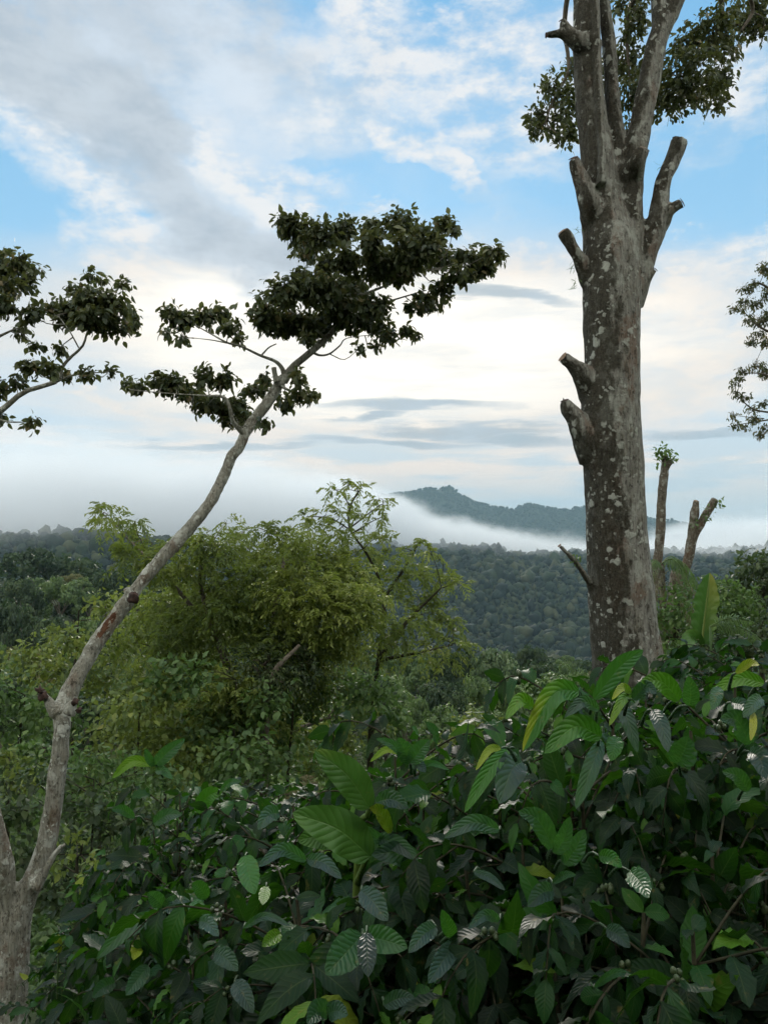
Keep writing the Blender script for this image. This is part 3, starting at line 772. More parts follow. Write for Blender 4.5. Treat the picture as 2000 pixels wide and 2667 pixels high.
stub_tubes, lines_ = [], []
for pts, end in STUBS:
    p = [(q[0], q[1], q[2] * (1.25 if a == 0 else 1.08 if a == 1 else 1), q[3]) for a, q in enumerate(pts)]
    p[0] = (p[0][0], p[0][1], p[0][2], 0.0)
    stub_tubes.append(ptube([q[:3] for q in p], BD, dd=[BD + q[3] for q in p], n=30, sides=20, bump=0.10, bscale=9, seed=pts[0][0]))
    S = spline([np.append(at(q[0], q[1], BD + q[3]), q[2] * BD / FPX) for q in pts], 60)
    t0 = 22 if len(pts) == 4 else 20 if len(pts) < 6 else 10
    if len(pts) > 6: t0 = 12
    lines_.append((S[t0:, :3], S[t0:, 3]))
tm = fused('trunk', px_tubes(trunk_paths, BD, n=70, sides=28) + stub_tubes, 0.017, 0.014, 7.0, 7)
prt = split_stubs(tm, lines_, base_big, M['bark_big'], big)
for (pts, end), st in zip(STUBS, prt[1:]):
    if st is None: continue
    r_end = pts[-1][2]
    e = at(pts[-1][0], pts[-1][1], BD + pts[-1][3]); p_ = at(pts[-2][0], pts[-2][1], BD + pts[-2][3])
    mt = {'cut': 'cut', 'dark': 'darkcut', 'bark': 'cut'}[end]
    obj('cut_end', local([disc(e + unit(e - p_) * 0.006, e - p_ + np.array([0, -0.02, 0]), r_end * BD / FPX * 0.9, dome=0.2)], base_big), M[mt], st)
# a broken fringe on the jagged stump, wisps of hanging moss and a sprig on the thin stub
fr = []
for k in range(5):
    x = 1463 + 4.5 * k; h = [12, 20, 8, 16, 6][k]
    fr.append(ptube([(x, 1056, 5), (x + 1, 1056 - h * 0.6, 3), (x - 2 + k, 1056 - h, 0.8)], BD - .12, n=5, sides=6))
obj('broken_wood', local(fr, base_big), M['darkcut'], big)
for (x, y, k) in [(1497, 690, 9), (1500, 735, 12), (1508, 600, 6), (1735, 420, 4), (1727, 440, 4)]:
    q = at(x, y, BD - .06)
    P = q + rng.normal(size=(k, 3)) * [0.015, 0.015, 0.03]
    obj('moss_wisp', local([leaves(P, unit(rng.normal(size=(k, 3)) * 0.6 + [-0.6, -0.3, -0.5]), rdir(k), rng.uniform(.04, .12, k), .006, 0.4, nu=4, droop=0.6)], base_big), M['leaf_green'], big)
obj('sprig', local([sprays(at(1500, 1456, BD - .17), (0.05, 0.04, 0.04), 10, 4, 0.035, (0.5, 0.9))], base_big), M['leaf_green'], big)

CL_BIG = [(1780, 200, 120, 90), (1850, 240, 75, 60), (1740, 270, 75, 45), (1700, 190, 60, 70), (1640, 150, 45, 70), (1650, 60, 45, 55), (1640, 240, 40, 70), (1640, 330, 25, 35),
          (1930, 60, 75, 60), (1860, 60, 75, 60), (1960, 20, 60, 50), (1800, 110, 70, 50), (1880, 130, 60, 40), (1880, 190, 45, 30), (1620, 10, 30, 30), (1990, 70, 40, 40), (1660, 20, 45, 30),
          (1440, 225, 55, 45), (1400, 300, 38, 40), (1450, 310, 65, 50), (1475, 350, 40, 30), (1490, 180, 35, 40), (1390, 335, 25, 30), (1490, 260, 40, 60), (1580, 180, 30, 60)]
cl, cen = [], []
for (x, y, rx, ry) in CL_BIG:
    d = BD + 0.9 + rng.uniform(-0.35, 0.5)
    c = at(x, y, d); s = d / FPX; rad = np.array([rx * s, (rx + ry) * 0.45 * s, ry * s])
    ns = int(rx * ry / 60) + 5
    cl.append(sprays(c, rad * 0.88, ns, 6, 0.072, (0.0, 0.8), hang=0.6, aspect=0.5, nu=4, spread=0.03, shell=0.45))
    cen.append((c, rad.mean()))
limbs_big = [[(1706, -60, 12, .1), (1680, -40, 9, .4), (1640, 20, 7, .8), (1632, 90, 5, .9), (1640, 200, 3, .9)],
             [(1810, -120, 12, .1), (1850, -60, 10, .6), (1880, 20, 7, .9), (1850, 120, 5, .9), (1790, 200, 3.5, .9), (1830, 240, 2, .9)],
             [(1830, -150, 10, .1), (1920, -60, 8, .6), (1960, 20, 5, .9), (1930, 80, 3, .9)],
             [(1530, -100, 11, .2), (1490, -60, 8, .6), (1470, 60, 6, .9), (1480, 180, 4.5, .9), (1440, 260, 3, .9), (1420, 320, 2, .9)]]
lt = px_tubes(limbs_big, BD, n=22, sides=8, bump=0.1)
obj('branch', local(lt + twigs_to(cen, np.concatenate([t[0] for t in lt]), 0.008, 0.003), base_big), M['twig'], big)
obj('crown', local(cl, base_big), M['leaf_tree'], big)

# ------------------------------------------------------------------ the leaning tree on the left
LD = 5.0
base_l = np.array([at(15, 2640, LD)[0], LD, 0]); base_l[2] = gz(base_l[0], LD) - 0.05
lean = thing('leaning_tree', 'slender pale barked tree leaning to the right, forked low at the left edge', 'tree', base_l)
lpath = [(6, 2760, 60), (12, 2640, 52), (26, 2500, 45), (42, 2400, 38), (66, 2330, 30), (98, 2270, 27), (122, 2190, 24), (138, 2110, 23), (147, 2030, 22.5), (156, 1960, 21), (160, 1900, 21.5),
         (166, 1845, 25), (190, 1785, 26), (228, 1715, 24.5), (268, 1650, 24), (322, 1580, 23.5), (385, 1495, 20.5), (462, 1411, 21), (534, 1327, 18.5), (572, 1262, 17.5), (600, 1197, 18), (622, 1165, 16.5), (654, 1103, 15), (694, 1054, 15),
         (721, 1006, 14.5), (745, 978, 12)]
larm = [(30, 2440, 28), (20, 2340, 24), (6, 2230, 23), (-14, 2140, 20), (-50, 2030, 18), (-110, 1900, 16), (-170, 1750, 13)]
lpath = [(x, y, r * np.interp(y, [980, 1100, 1200, 1750, 1830, 1950], [1, .92, .80, .80, .92, 1])) for x, y, r in lpath]
ldd = list(np.interp([q[1] for q in lpath], [980, 1900, 2700], [6.0, 5.1, 5.0]))
tubes = [ptube(lpath, LD, dd=ldd, n=150, sides=20), ptube(larm, LD, dd=[5, 5, 4.95, 4.9, 4.8, 4.6, 4.5], n=60, sides=18),
         ptube([(150, 1860, 20), (128, 1830, 12), (112, 1808, 10), (100, 1800, 7)], 5.1, n=10, sides=12),
         ptube([(180, 1860, 18), (190, 1835, 12), (196, 1825, 8)], 5.02, n=8, sides=12),
         ptube([(345, 1562, 20), (336, 1545, 13), (330, 1530, 11)], 5.3, n=8, sides=12),
         ptube([(90, 2310, 20), (118, 2268, 9), (150, 2215, 7), (170, 2200, 4)], 4.95, n=12, sides=10)]
tm = fused('trunk', tubes, 0.0105, 0.0085, 16.0, 2)
to = bpy.data.objects.new('trunk', tm); tm.materials.append(M['bark_lean']); COL.objects.link(to); to.parent = lean; to.location = -base_l
# bark scales, knots and torn red wood
for (x, y, r, dd) in [(347, 1556, 13, 5.18), (104, 1798, 9, 5.06), (112, 1815, 12, 5.06), (196, 1828, 9, 4.98), (205, 1850, 7, 4.98)]:
    V, F = ICO2; q = at(x, y, dd)
    V = V * (1 + 0.3 * rng.normal(size=(len(V), 1)))
    obj('bark_knot', local([(q + V * r * dd / FPX, F, np.zeros((len(V), 3)))], base_l), M['darkcut'], lean)
M['redwood'] = plain_mat('torn_red_wood', (0.07, 0.032, 0.018), (0.16, 0.085, 0.05), 22, stretch=(1, 1, 1))
pat = []
def trunk_patch(path, dds, t0, t1, a0, a1, mat_name='redwood', name='torn_bark', par=None, org=None):
    """a ragged strip lying on a trunk's surface between path stations t0..t1 and angles a0..a1 (0 faces the camera)"""
    P = np.array([np.append(at(p[0], p[1], d), p[2] * d / FPX) for p, d in zip(path, dds)])
    C = spline(P, 400)[int(t0 * 400):int(t1 * 400)]
    C = C[:: max(1, len(C) // 24)]
    tt = unit(np.gradient(C[:, :3], axis=0)); nn, aa = len(C), np.linspace(a0, a1, 7)
    V = []
    for i in range(nn):
        f = np.array([0, -1.0, 0]); f = unit(f - tt[i] * (f @ tt[i])); s = np.cross(tt[i], f)
        e = math.sin(math.pi * min(1, max(0, i / (nn - 1)))) ** 0.5
        for a in (a0 + a1) / 2 + (aa - (a0 + a1) / 2) * (0.15 + e * (0.85 + 0.3 * rng.normal() * 0.6)):
            V.append(C[i, :3] + (f * math.cos(a) + s * math.sin(a)) * (C[i, 3] + 0.002 + 0.002 * rng.normal()))
    return np.array(V), grid_faces(nn, 7), None
s_of = lambda y: np.interp(-y, [-q[1] for q in lpath], np.linspace(0, 1, len(lpath)))
for q in ((1668, 1588, -0.45, 0.45),):
    obj('torn_bark', local([trunk_patch(lpath, ldd, s_of(q[0]), s_of(q[1]), q[2], q[3])], base_l), M['redwood'], lean)

limb_l = [  # (px, py, r, depth)
    [(738, 992, 13, 6.0), (766, 953, 10, 6.03), (807, 919, 9, 6.08), (850, 881, 8, 6.15), (889, 837, 6, 6.2), (937, 770, 4.5, 6.3), (990, 725, 3.5, 6.4), (1050, 690, 2.5, 6.5), (1130, 640, 1.8, 6.6), (1230, 690, 1.2, 6.7)],
    [(742, 985, 8, 6.0), (735, 960, 6, 5.97), (716, 940, 4.5, 5.95), (677, 925, 3.6, 5.9), (629, 902, 3, 5.85), (592, 892, 2.8, 5.8), (553, 871, 2, 5.8), (506, 845, 1.4, 5.75)],
    [(592, 893, 2, 5.8), (550, 885, 1.4, 5.75), (506, 880, 0.9, 5.75)],
    [(680, 926, 2.6, 5.9), (700, 905, 2, 5.9), (720, 895, 1.5, 5.9)],
    [(640, 1135, 9, 5.85), (622, 1115, 7.5, 5.8), (606, 1096, 6, 5.75), (598, 1062, 5, 5.7), (582, 1034, 4, 5.7), (530, 1030, 2.5, 5.65), (450, 1025, 1.5, 5.6), (367, 1018, 1, 5.55)],
    [(812, 916, 4, 6.08), (833, 925, 3, 6.1), (858, 921, 2.5, 6.1), (885, 900, 2, 6.15), (905, 880, 1.2, 6.15), (985, 870, 0.8, 6.2)],
    [(889, 837, 5, 6.2), (880, 770, 4, 6.2), (862, 720, 3.2, 6.2), (830, 680, 2, 6.2), (800, 630, 1.2, 6.2)],
    [(937, 770, 4, 6.3), (1000, 745, 3, 6.2), (1060, 720, 2, 6.1), (1120, 700, 1.2, 6.1)],
    [(910, 810, 3, 6.2), (990, 790, 2.4, 6.3), (1060, 770, 2, 6.3), (1110, 755, 1.5, 6.3)],
    [(721, 1000, 5, 5.95), (760, 1020, 3, 5.9), (800, 1038, 1.5, 5.85)],
    [(850, 881, 4, 6.15), (800, 840, 3, 6.0), (740, 800, 2, 5.9), (700, 790, 1.2, 5.9)],
]
lt = [ptube([q[:3] for q in p], 6, dd=[q[3] for q in p], n=26, sides=9, bump=0.08, bscale=20) for p in limb_l]
kst = ptube([(722, 995, 10), (716, 975, 7), (713, 957, 6.5)], 5.9, n=8, sides=10, bump=0.1)
so_ = obj('branch_stump', local([kst], base_l), M['bark_lean'], lean)
CL_L = [(764, 590, 42, 42), (735, 575, 22, 22), (800, 640, 45, 45), (831, 610, 50, 45), (889, 605, 45, 38), (905, 580, 25, 20), (966, 590, 30, 38), (966, 635, 40, 40), (1043, 580, 55, 45), (1082, 640, 70, 60), (1040, 690, 80, 50), (985, 690, 70, 45),
        (1155, 575, 25, 25), (1140, 625, 35, 30), (1180, 600, 14, 14), (1150, 670, 45, 35), (1226, 665, 45, 28), (1284, 655, 28, 26), (1255, 690, 40, 26), (1300, 668, 14, 18), (1195, 715, 40, 28), (1155, 745, 30, 25), (1120, 785, 50, 28), (1080, 800, 30, 20),
        (690, 800, 38, 45), (676, 830, 22, 25), (740, 755, 55, 40), (790, 735, 45, 40), (831, 750, 60, 50), (899, 745, 65, 45), (769, 835, 70, 38), (831, 850, 60, 40), (880, 800, 60, 45), (925, 830, 55, 38), (976, 795, 50, 38), (985, 845, 40, 28), (720, 850, 40, 25),
        (1010, 875, 35, 14), (1055, 860, 25, 14), (1085, 872, 12, 8), (937, 905, 14, 10), (981, 903, 14, 12), (900, 680, 45, 35), (850, 690, 35, 30), (800, 880, 25, 18),
        (447, 815, 30, 25), (480, 830, 35, 28), (530, 825, 40, 28), (575, 815, 30, 25), (600, 850, 25, 22), (622, 875, 16, 14), (475, 878, 14, 12), (430, 860, 12, 12),
        (335, 1000, 18, 18), (363, 1008, 22, 20), (420, 990, 28, 22), (456, 1000, 45, 28), (500, 1025, 45, 30), (536, 975, 28, 28), (582, 985, 32, 26), (540, 1055, 40, 26), (590, 1060, 38, 24), (620, 1060, 36, 34), (590, 1095, 24, 16), (660, 1015, 35, 22), (690, 985, 18, 18),
        (778, 980, 24, 18), (770, 1022, 28, 20), (808, 1030, 18, 14), (745, 1048, 26, 24), (690, 1100, 18, 16), (640, 1090, 22, 20)]
cl, cen = [], []
for (x, y, rx, ry) in CL_L:
    d = 6.0 + rng.uniform(-0.45, 0.55)
    if x < 680: d -= 0.2
    c = at(x, y, d); s = d / FPX; rx, ry = max(rx - 6, rx * .5), max(ry - 6, ry * .5); rad = np.array([rx * s, (rx + ry) * 0.5 * s, ry * s])
    cl.append(sprays(c, rad, int(rx * ry / 25) + 5, 6, 0.062, (0.0, 0.9), hang=0.6, aspect=0.52, nu=4, spread=0.022, shell=0.5))
    cen.append((c, rad.mean()))
obj('branch', local(lt + twigs_to(cen, np.concatenate([t[0] for t in lt]), 0.005, 0.0022), base_l), M['bark_lean'], lean)
obj('crown', local(cl, base_l), M['leaf_tree'], lean)

# ------------------------------------------------------------------ trees whose branches reach in at the left and right edges
base_e = np.array([at(-420, 1440, 5.6)[0], 5.6, 0]); base_e[2] = gz(base_e[0], 5.6) - 0.05
edge = thing('overhanging_tree', 'dark leaved branches reaching in at the left edge, beside the leaning tree', 'tree', base_e)
zt = 1440 + (1.7 - base_e[2]) / 5.6 * FPX
obj('trunk', local([ptube([(-420, zt + 20, 60), (-410, 2000, 46), (-330, 1600, 38), (-260, 1300, 32), (-220, 1000, 24), (-200, 700, 15)], 5.6, n=50, sides=16, bump=0.08, bscale=7)], base_e), M['bark_lean'], edge)
limb_e = [[(-250, 1250, 20), (-120, 1160, 13), (0, 1072, 8), (63, 1021, 6.5), (148, 993, 5.5), (160, 960, 5), (180, 934, 4), (215, 901, 3.3), (228, 862, 2.4), (250, 800, 1.4)],
          [(-240, 1150, 16), (-120, 980, 10), (-40, 900, 6), (20, 865, 3), (60, 850, 1.5)], [(-230, 1050, 14), (-100, 850, 9), (-20, 750, 5), (40, 700, 2)],
          [(148, 993, 3.5), (200, 975, 2.5), (283, 968, 1.2)], [(-20, 1085, 4), (20, 1098, 2.5), (84, 1099, 1)], [(205, 905, 2), (180, 860, 1.6), (150, 820, 1)]]
lt = [ptube(p, 5.6, n=24, sides=9, bump=0.08, bscale=20) for p in limb_e]
CL_E = [(10, 690, 50, 32), (45, 680, 32, 25), (84, 700, 32, 18), (17, 745, 45, 35), (59, 736, 28, 30), (10, 790, 32, 32), (236, 715, 18, 12), (186, 748, 12, 14), (265, 722, 14, 12), (321, 740, 14, 18), (236, 775, 50, 32), (295, 790, 48, 38), (346, 830, 20, 38), (236, 830, 60, 32), (295, 850, 50, 24),
        (139, 800, 32, 22), (84, 815, 35, 22), (55, 860, 26, 14), (93, 900, 22, 9), (156, 905, 16, 10), (170, 830, 28, 24), (76, 950, 32, 18), (127, 958, 32, 18), (42, 990, 32, 16), (0, 1015, 16, 30), (177, 978, 22, 14), (232, 970, 28, 14), (283, 966, 16, 13), (8, 1088, 14, 10), (84, 1098, 22, 10), (195, 800, 40, 28), (-60, 720, 70, 60), (-90, 860, 70, 50), (-70, 1000, 60, 40), (-150, 600, 90, 60)]
cl, cen = [], []
for (x, y, rx, ry) in CL_E:
    d = 5.6 + rng.uniform(-0.35, 0.4)
    c = at(x, y, d); s = d / FPX; rx, ry = max(rx - 6, rx * .5), max(ry - 6, ry * .5); rad = np.array([rx * s, (rx + ry) * 0.5 * s, ry * s])
    cl.append(sprays(c, rad, int(rx * ry / 25) + 5, 6, 0.060, (0.0, 0.9), hang=0.6, aspect=0.52, nu=4, spread=0.022))
    cen.append((c, rad.mean()))
obj('branch', local(lt + twigs_to(cen, np.concatenate([t[0] for t in lt]), 0.005, 0.0022), base_e), M['bark_lean'], edge)
obj('crown', local(cl, base_e), M['leaf_tree'], edge)

RD = 9.0
base_r = np.array([at(2330, 1440, RD)[0], RD, 0]); base_r[2] = gz(base_r[0], RD) - 0.05
redge = thing('fine_leaved_tree', 'fine leaved twigs reaching in at the right edge, above the hillside bushes', 'tree', base_r)
zt = 1440 + (1.7 - base_r[2]) / RD * FPX
obj('trunk', local([ptube([(2330, zt + 20, 70), (2325, 1500, 52), (2310, 1100, 42), (2300, 700, 30), (2310, 400, 16)], RD, n=50, sides=16, bump=0.08, bscale=7)], base_r), M['bark_lean'], redge)
limb_r = [[(2310, 1000, 16), (2150, 900, 9), (2060, 800, 5), (1985, 740, 3), (1950, 745, 1)], [(2200, 900, 8), (2060, 880, 5), (1985, 855, 3), (1930, 805, 1)], [(2310, 1150, 14), (2120, 1080, 7), (2030, 1010, 4), (1990, 975, 2), (1930, 971, 1)],
          [(2120, 1080, 5), (2020, 1075, 3), (1960, 1064, 2), (1915, 1026, .8)], [(2060, 1082, 4), (1990, 1095, 2), (1920, 1106, .8)], [(2060, 1085, 4), (2010, 1110, 2), (1985, 1138, .8)], [(1990, 1090, 1.6), (1940, 1085, .8), (1908, 1081, .6)], [(2060, 800, 4), (2010, 720, 2), (1992, 690, 1)]]
lt = [ptube(p, RD, n=20, sides=7) for p in limb_r]
CL_R = [(1992, 697, 22, 22), (1965, 735, 14, 8), (1946, 750, 28, 12), (1920, 803, 26, 8), (1940, 785, 22, 12), (1970, 790, 28, 14), (1975, 836, 28, 20), (1950, 830, 18, 12), (1958, 890, 22, 10), (1975, 870, 20, 10), (1992, 890, 16, 14), (1971, 954, 30, 12), (1992, 971, 24, 20), (1935, 965, 22, 8), (1925, 985, 14, 8), (1912, 999, 12, 8),
        (1920, 1024, 18, 7), (1940, 1035, 16, 7), (1958, 1064, 18, 9), (1908, 1081, 11, 7), (1967, 1092, 24, 10), (1916, 1106, 12, 7), (1940, 1112, 14, 7), (1979, 1132, 16, 9), (1990, 1115, 14, 9), (1990, 1050, 14, 10), (1998, 760, 20, 20), (1998, 820, 14, 20), (2040, 720, 50, 50), (2060, 860, 50, 60), (2060, 990, 50, 50)]
cl, cen = [], []
for (x, y, rx, ry) in CL_R:
    d = RD + rng.uniform(-0.4, 0.4)
    c = at(x, y, d); s = d / FPX; rad = np.array([rx * s, (rx + ry) * 0.6 * s, ry * s])
    cl.append(sprays(c, rad * 0.75, int(rx * ry / 14) + 4, 5, 0.048, (0.2, 1.0), hang=0.8, aspect=0.36, nu=3, spread=0.02))
    cen.append((c, rad.mean()))
obj('branch', local(lt + twigs_to(cen, np.concatenate([t[0] for t in lt]), 0.005, 0.002), base_r), M['twig'], redge)
obj('crown', local(cl, base_r), M['leaf_tree'], redge)

# ------------------------------------------------------------------ the two lopped trees behind the big trunk
PD = 12.0
def pollard(label, stems, d, tufts, cuts):
    b = at(stems[0][0][0], stems[0][0][1], d); b[2] = gz(b[0], d) - 0.05
    t = thing('pollarded_tree', label, 'tree', b)
    zt = 1440 + (1.7 - b[2]) / d * FPX
    p0 = stems[0][0]
    first = [(p0[0] + (p0[0] - stems[0][1][0]) * 0.6, zt + 10, p0[2] * 1.5)] + list(stems[0])
    obj('trunk', local([ptube(first, d, n=60, sides=16, bump=0.16, bscale=6)], b), M['bark_brown'], t)
    for s in stems[1:]:
        obj('stem', local([ptube(s, d, n=24, sides=14, bump=0.14, bscale=6)], b), M['bark_brown'], t)
    for (p, q, r) in cuts:
        e = at(*p, d); e0 = at(*q, d)
        obj('cut_end', local([disc(e + unit(e - e0) * 0.004, e - e0 + np.array([0, -.05, 0]), r * d / FPX, dome=0.1)], b), M['cut'], t)
    for (x, y, rx, ry, n) in tufts:
        obj('leafy_shoot', local([sprays(at(x, y, d - 0.05), np.array([rx, rx, ry]) * d / FPX, n, 5, 0.08, (0.3, 0.9), hang=0.3, aspect=0.5)], b), M['leaf_green'], t)
    return t
pollard('straight lopped trunk with a leafy tuft on top, just right of the massive trunk',
        [[(1700, 1545, 13), (1711, 1470, 12), (1719, 1400, 11.5), (1722, 1345, 12), (1722, 1310, 11), (1727, 1260, 11.5), (1731, 1215, 9.5), (1732, 1188, 9)],
         [(1731, 1225, 9), (1739, 1210, 8), (1749, 1200, 7.5)]], PD,
        [(1730, 1176, 16, 11, 12), (1747, 1190, 9, 7, 6), (1716, 1192, 8, 9, 6)], [((1732, 1187), (1731, 1210), 8), ((1750, 1199), (1739, 1209), 7)])
pollard('lopped tree forked into a short brown stub and a pale leaning stem',
        [[(1752, 1545, 11), (1772, 1510, 11.5), (1790, 1465, 12.5), (1800, 1410, 12.5), (1805, 1360, 11), (1808, 1340, 11.5), (1811, 1322, 9), (1813, 1306, 7.5)],
         [(1802, 1410, 11), (1818, 1377, 10.5), (1840, 1338, 10), (1862, 1302, 10)]], PD + 0.6,
        [(1866, 1312, 10, 6, 7), (1838, 1345, 8, 6, 6), (1815, 1365, 8, 6, 6)], [((1813, 1305), (1811, 1322), 7), ((1863, 1300), (1845, 1330), 9.5)])

# climbing fern and dry fronds hanging on the straight stump; a palm, a banana plant and a feather frond behind the coffee
def frond(P0, D, L, npair, leafL, droop, tone, leafW=0.02, hang=0.3, spreadv=0.9, up=(0, 0, 1)):
    """one feather frond: rachis tube and two rows of leaflets"""
    D = unit(np.array(D, float)); upv = np.array(up, float)
    t = np.linspace(0, 1, 14)
    C = P0 + D * (L * (t - 0.15 * droop * t ** 2))[:, None] + np.array([0, 0, -1.0]) * (droop * L * t ** 2)[:, None]
    rch = tube(C, np.linspace(0.012, 0.002, 14) * L / 1.2, n=16, sides=5, tone=0.8)
    tt = np.repeat(np.linspace(0.12, 0.99, npair), 2); side = np.tile([1, -1], npair)
    base = np.stack([np.interp(tt, t, C[:, k]) for k in range(3)], -1)
    tang = unit(np.stack([np.interp(tt, t, np.gradient(C[:, k])) for k in range(3)], -1))
    s = unit(np.cross(tang, upv)) * side[:, None]
    Dl = unit(s * spreadv + tang * 0.55 + np.array([0, 0, -hang]) + rng.normal(size=s.shape) * 0.08)
    ln = leafL * np.sin(math.pi * (0.12 + 0.85 * tt)) ** 0.7 * rng.uniform(0.85, 1.1, len(tt))
    return [rch, leaves(base, Dl, upv + rng.normal(size=s.shape) * 0.2, ln, leafW, tone + rng.normal(size=len(tt)) * 0.08, nu=4, droop=0.25, fold=0.3)]

b = at(1735, 1560, 11.4); b[2] = gz(b[0], 11.4)
palm = thing('palm', 'small palm with hanging feather fronds against the straight lopped trunk', 'palm', b)
top = at(1722, 1470, 11.4)
obj('trunk', local([tube([b, (b + top) / 2, top], [0.07, 0.055, 0.05], n=14, sides=10, bump=0.2, bscale=10)], b), M['bark_brown'], palm)
for k, (dx, dz, dr, L) in enumerate([(0.5, 0.5, 0.9, 0.75), (0.3, 0.6, 1.0, 0.8), (-0.5, 0.5, 0.8, 0.6), (0.7, 0.1, 0.8, 0.7), (0.15, 0.3, 1.1, 0.9), (-0.3, 0.2, 1.0, 0.8)]):
    obj('frond', local(frond(top, (dx, -0.3, dz), L, 22, 0.2, dr, 0.35, 0.014, hang=0.8), b), M['leaf_green'], palm)
cu = []
for k in range(90):
    p = at(rng.uniform(1700, 1775), rng.uniform(1480, 1660), 11.3 + rng.uniform(-.2, .3))
    cu += frond(p, (rng.normal() * 0.5, -0.4, -0.2), rng.uniform(.25, .5), 9, 0.07, 0.9, 0.4, 0.012, hang=0.8)
obj('dead_fronds', local(cu, b), M['dry'], palm)

FOLD = 0.34
def blade_leaf(base, mid, tip, width, tone, tone_r=None, n=26, nv=6, ripple=0.06, rips=8, split=0.0):
    """a broad leaf along base, mid, tip with a wavy margin and a folded midrib"""
    C = spline(np.array([base, mid, tip]), n)
    t = unit(np.gradient(C, axis=0)); toC = unit(CAM - C)
    s = unit(np.cross(t, toC)); nn = np.cross(s, t)
    u = np.linspace(0, 1, n); v = np.linspace(-1, 1, 2 * nv + 1)
    w = np.maximum(np.sin(math.pi * u ** 0.85) ** 0.6, 0.02) * width / 2
    if split: w = w * (1 - split * (rng.random(n) < 0.3) * rng.random(n))
    V = C[:, None] + s[:, None] * (w[:, None] * v)[..., None] + nn[:, None] * (w[:, None] * (FOLD * np.abs(v) + ripple * 2 * v ** 2 * np.sin(rips * 2 * math.pi * u[:, None] + (v > 0) * 1.5)))[..., None]
    A = np.zeros((n, len(v), 3)); A[..., 0] = u[:, None]; A[..., 1] = v; A[..., 2] = tone
    if tone_r is not None: A[:, nv + 1:, 2] = tone + (tone_r - tone) * (u[:, None] ** 1.2)
    return V.reshape(-1, 3), grid_faces(n, len(v)), A.reshape(-1, 3)
b = at(1835, 1700, 9.5); b[2] = gz(b[0], 9.5)
ban = thing('banana_plant', 'banana plant with one tall upright leaf yellowing along its edge', 'banana plant', b)
obj('stalk', local([tube([b, at(1828, 1690, 9.5)], [0.09, 0.05], n=10, sides=10, tone=0.3)], b), M['leaf_banana'], ban)
obj('leaf', local([blade_leaf(at(1826, 1690, 9.5), at(1838, 1585, 9.5), at(1848, 1492, 9.5), 66 * 9.5 / FPX, 0.42, 1.0, ripple=0.07, split=0.3),
                   tube([at(1826, 1690, 9.46), at(1838, 1585, 9.46), at(1848, 1496, 9.47)], [0.02, 0.012, 0.004], n=12, sides=6, tone=0.7)], b), M['leaf_banana'], ban)
obj('leaf', local([blade_leaf(at(1828, 1690, 9.5), at(1800, 1660, 9.3), at(1776, 1710, 9.1), 40 * 9.5 / FPX, 0.4, 0.6)], b), M['leaf_banana'], ban)
b = at(1850, 1640, 9.0); b[2] = gz(b[0], 9)
fp = thing('fern', 'pale feather frond arching right of the banana leaf', 'fern', b)
for (x, y, dd, L) in [(0.78, 0.55, 0.45, 0.62), (0.9, 0.15, 0.5, 0.6), (1.0, 0.36, 0.6, 0.7)]:
    obj('frond', local(frond(at(1850, 1632, 9), (x, -0.1, y), L, 26, 0.15, dd, 0.55, 0.013, hang=0.5, up=(0, -0.8, 0.6)), b), M['leaf_green'], fp)
obj('stem', local([tube([b, at(1850, 1634, 9)], [0.03, 0.015], n=8, sides=6, tone=.4)], b), M['leaf_green'], fp)

# ------------------------------------------------------------------ feathery trees and bushes in the middle distance
def blades(P, D, N, L, W, tone, fold=0.25):
    """the plainest leaf: one bent quad"""
    P = np.atleast_2d(P); M_ = len(P)
    D = unit(D); N = unit(N - D * np.sum(N * D, 1, keepdims=True)); S = np.cross(N, D)
    L = np.broadcast_to(L, M_)[:, None]; W = np.broadcast_to(W, M_)[:, None]
    mid = P + D * L * 0.45
    V = np.stack([P, mid + S * W / 2 + N * W * fold, P + D * L - N * L * 0.12, mid - S * W / 2 + N * W * fold], 1)
    A = np.zeros((M_, 4, 3)); A[:, 2, 0] = 1; A[:, 1, 1] = 1; A[:, 3, 1] = -1; A[..., 2] = np.broadcast_to(tone, M_)[:, None]
    return V.reshape(-1, 3), np.arange(M_ * 4).reshape(-1, 4), A.reshape(-1, 3)

def pinnate(P, D, L, npair, leafL, tone, leafW=0.4, droop=0.5, hang=0.55):
    """sprays of paired leaflets: bases P, directions D"""
    P = np.atleast_2d(P); D = unit(D); Mn = len(P)
    t = np.linspace(0.15, 1.0, npair)
    L = np.broadcast_to(L, Mn)
    base = P[:, None] + D[:, None] * (L[:, None] * t)[..., None] - np.array([0, 0, 1.0]) * (L[:, None] * droop * t ** 2)[..., None]
    side = unit(np.cross(D, np.array([0, 0, 1.0]) + rng.normal(size=D.shape) * 0.3))
    out = []
    for sgn in (1, -1):
        dd = side[:, None] * sgn * 0.8 + D[:, None] * 0.5 + np.array([0, 0, -hang]) + rng.normal(size=base.shape) * 0.2
        dd = dd.reshape(-1, 3); n_ = len(dd)
        ln = leafL * rng.uniform(0.7, 1.2, n_)
        out.append(blades(base.reshape(-1, 3), dd, np.array([0, 0, 1.0]) + rng.normal(size=(n_, 3)) * 0.35, ln, ln * leafW,
                          np.clip(np.repeat(np.broadcast_to(tone, Mn), npair) + rng.normal(size=n_) * 0.08, 0, 1)))
    return out

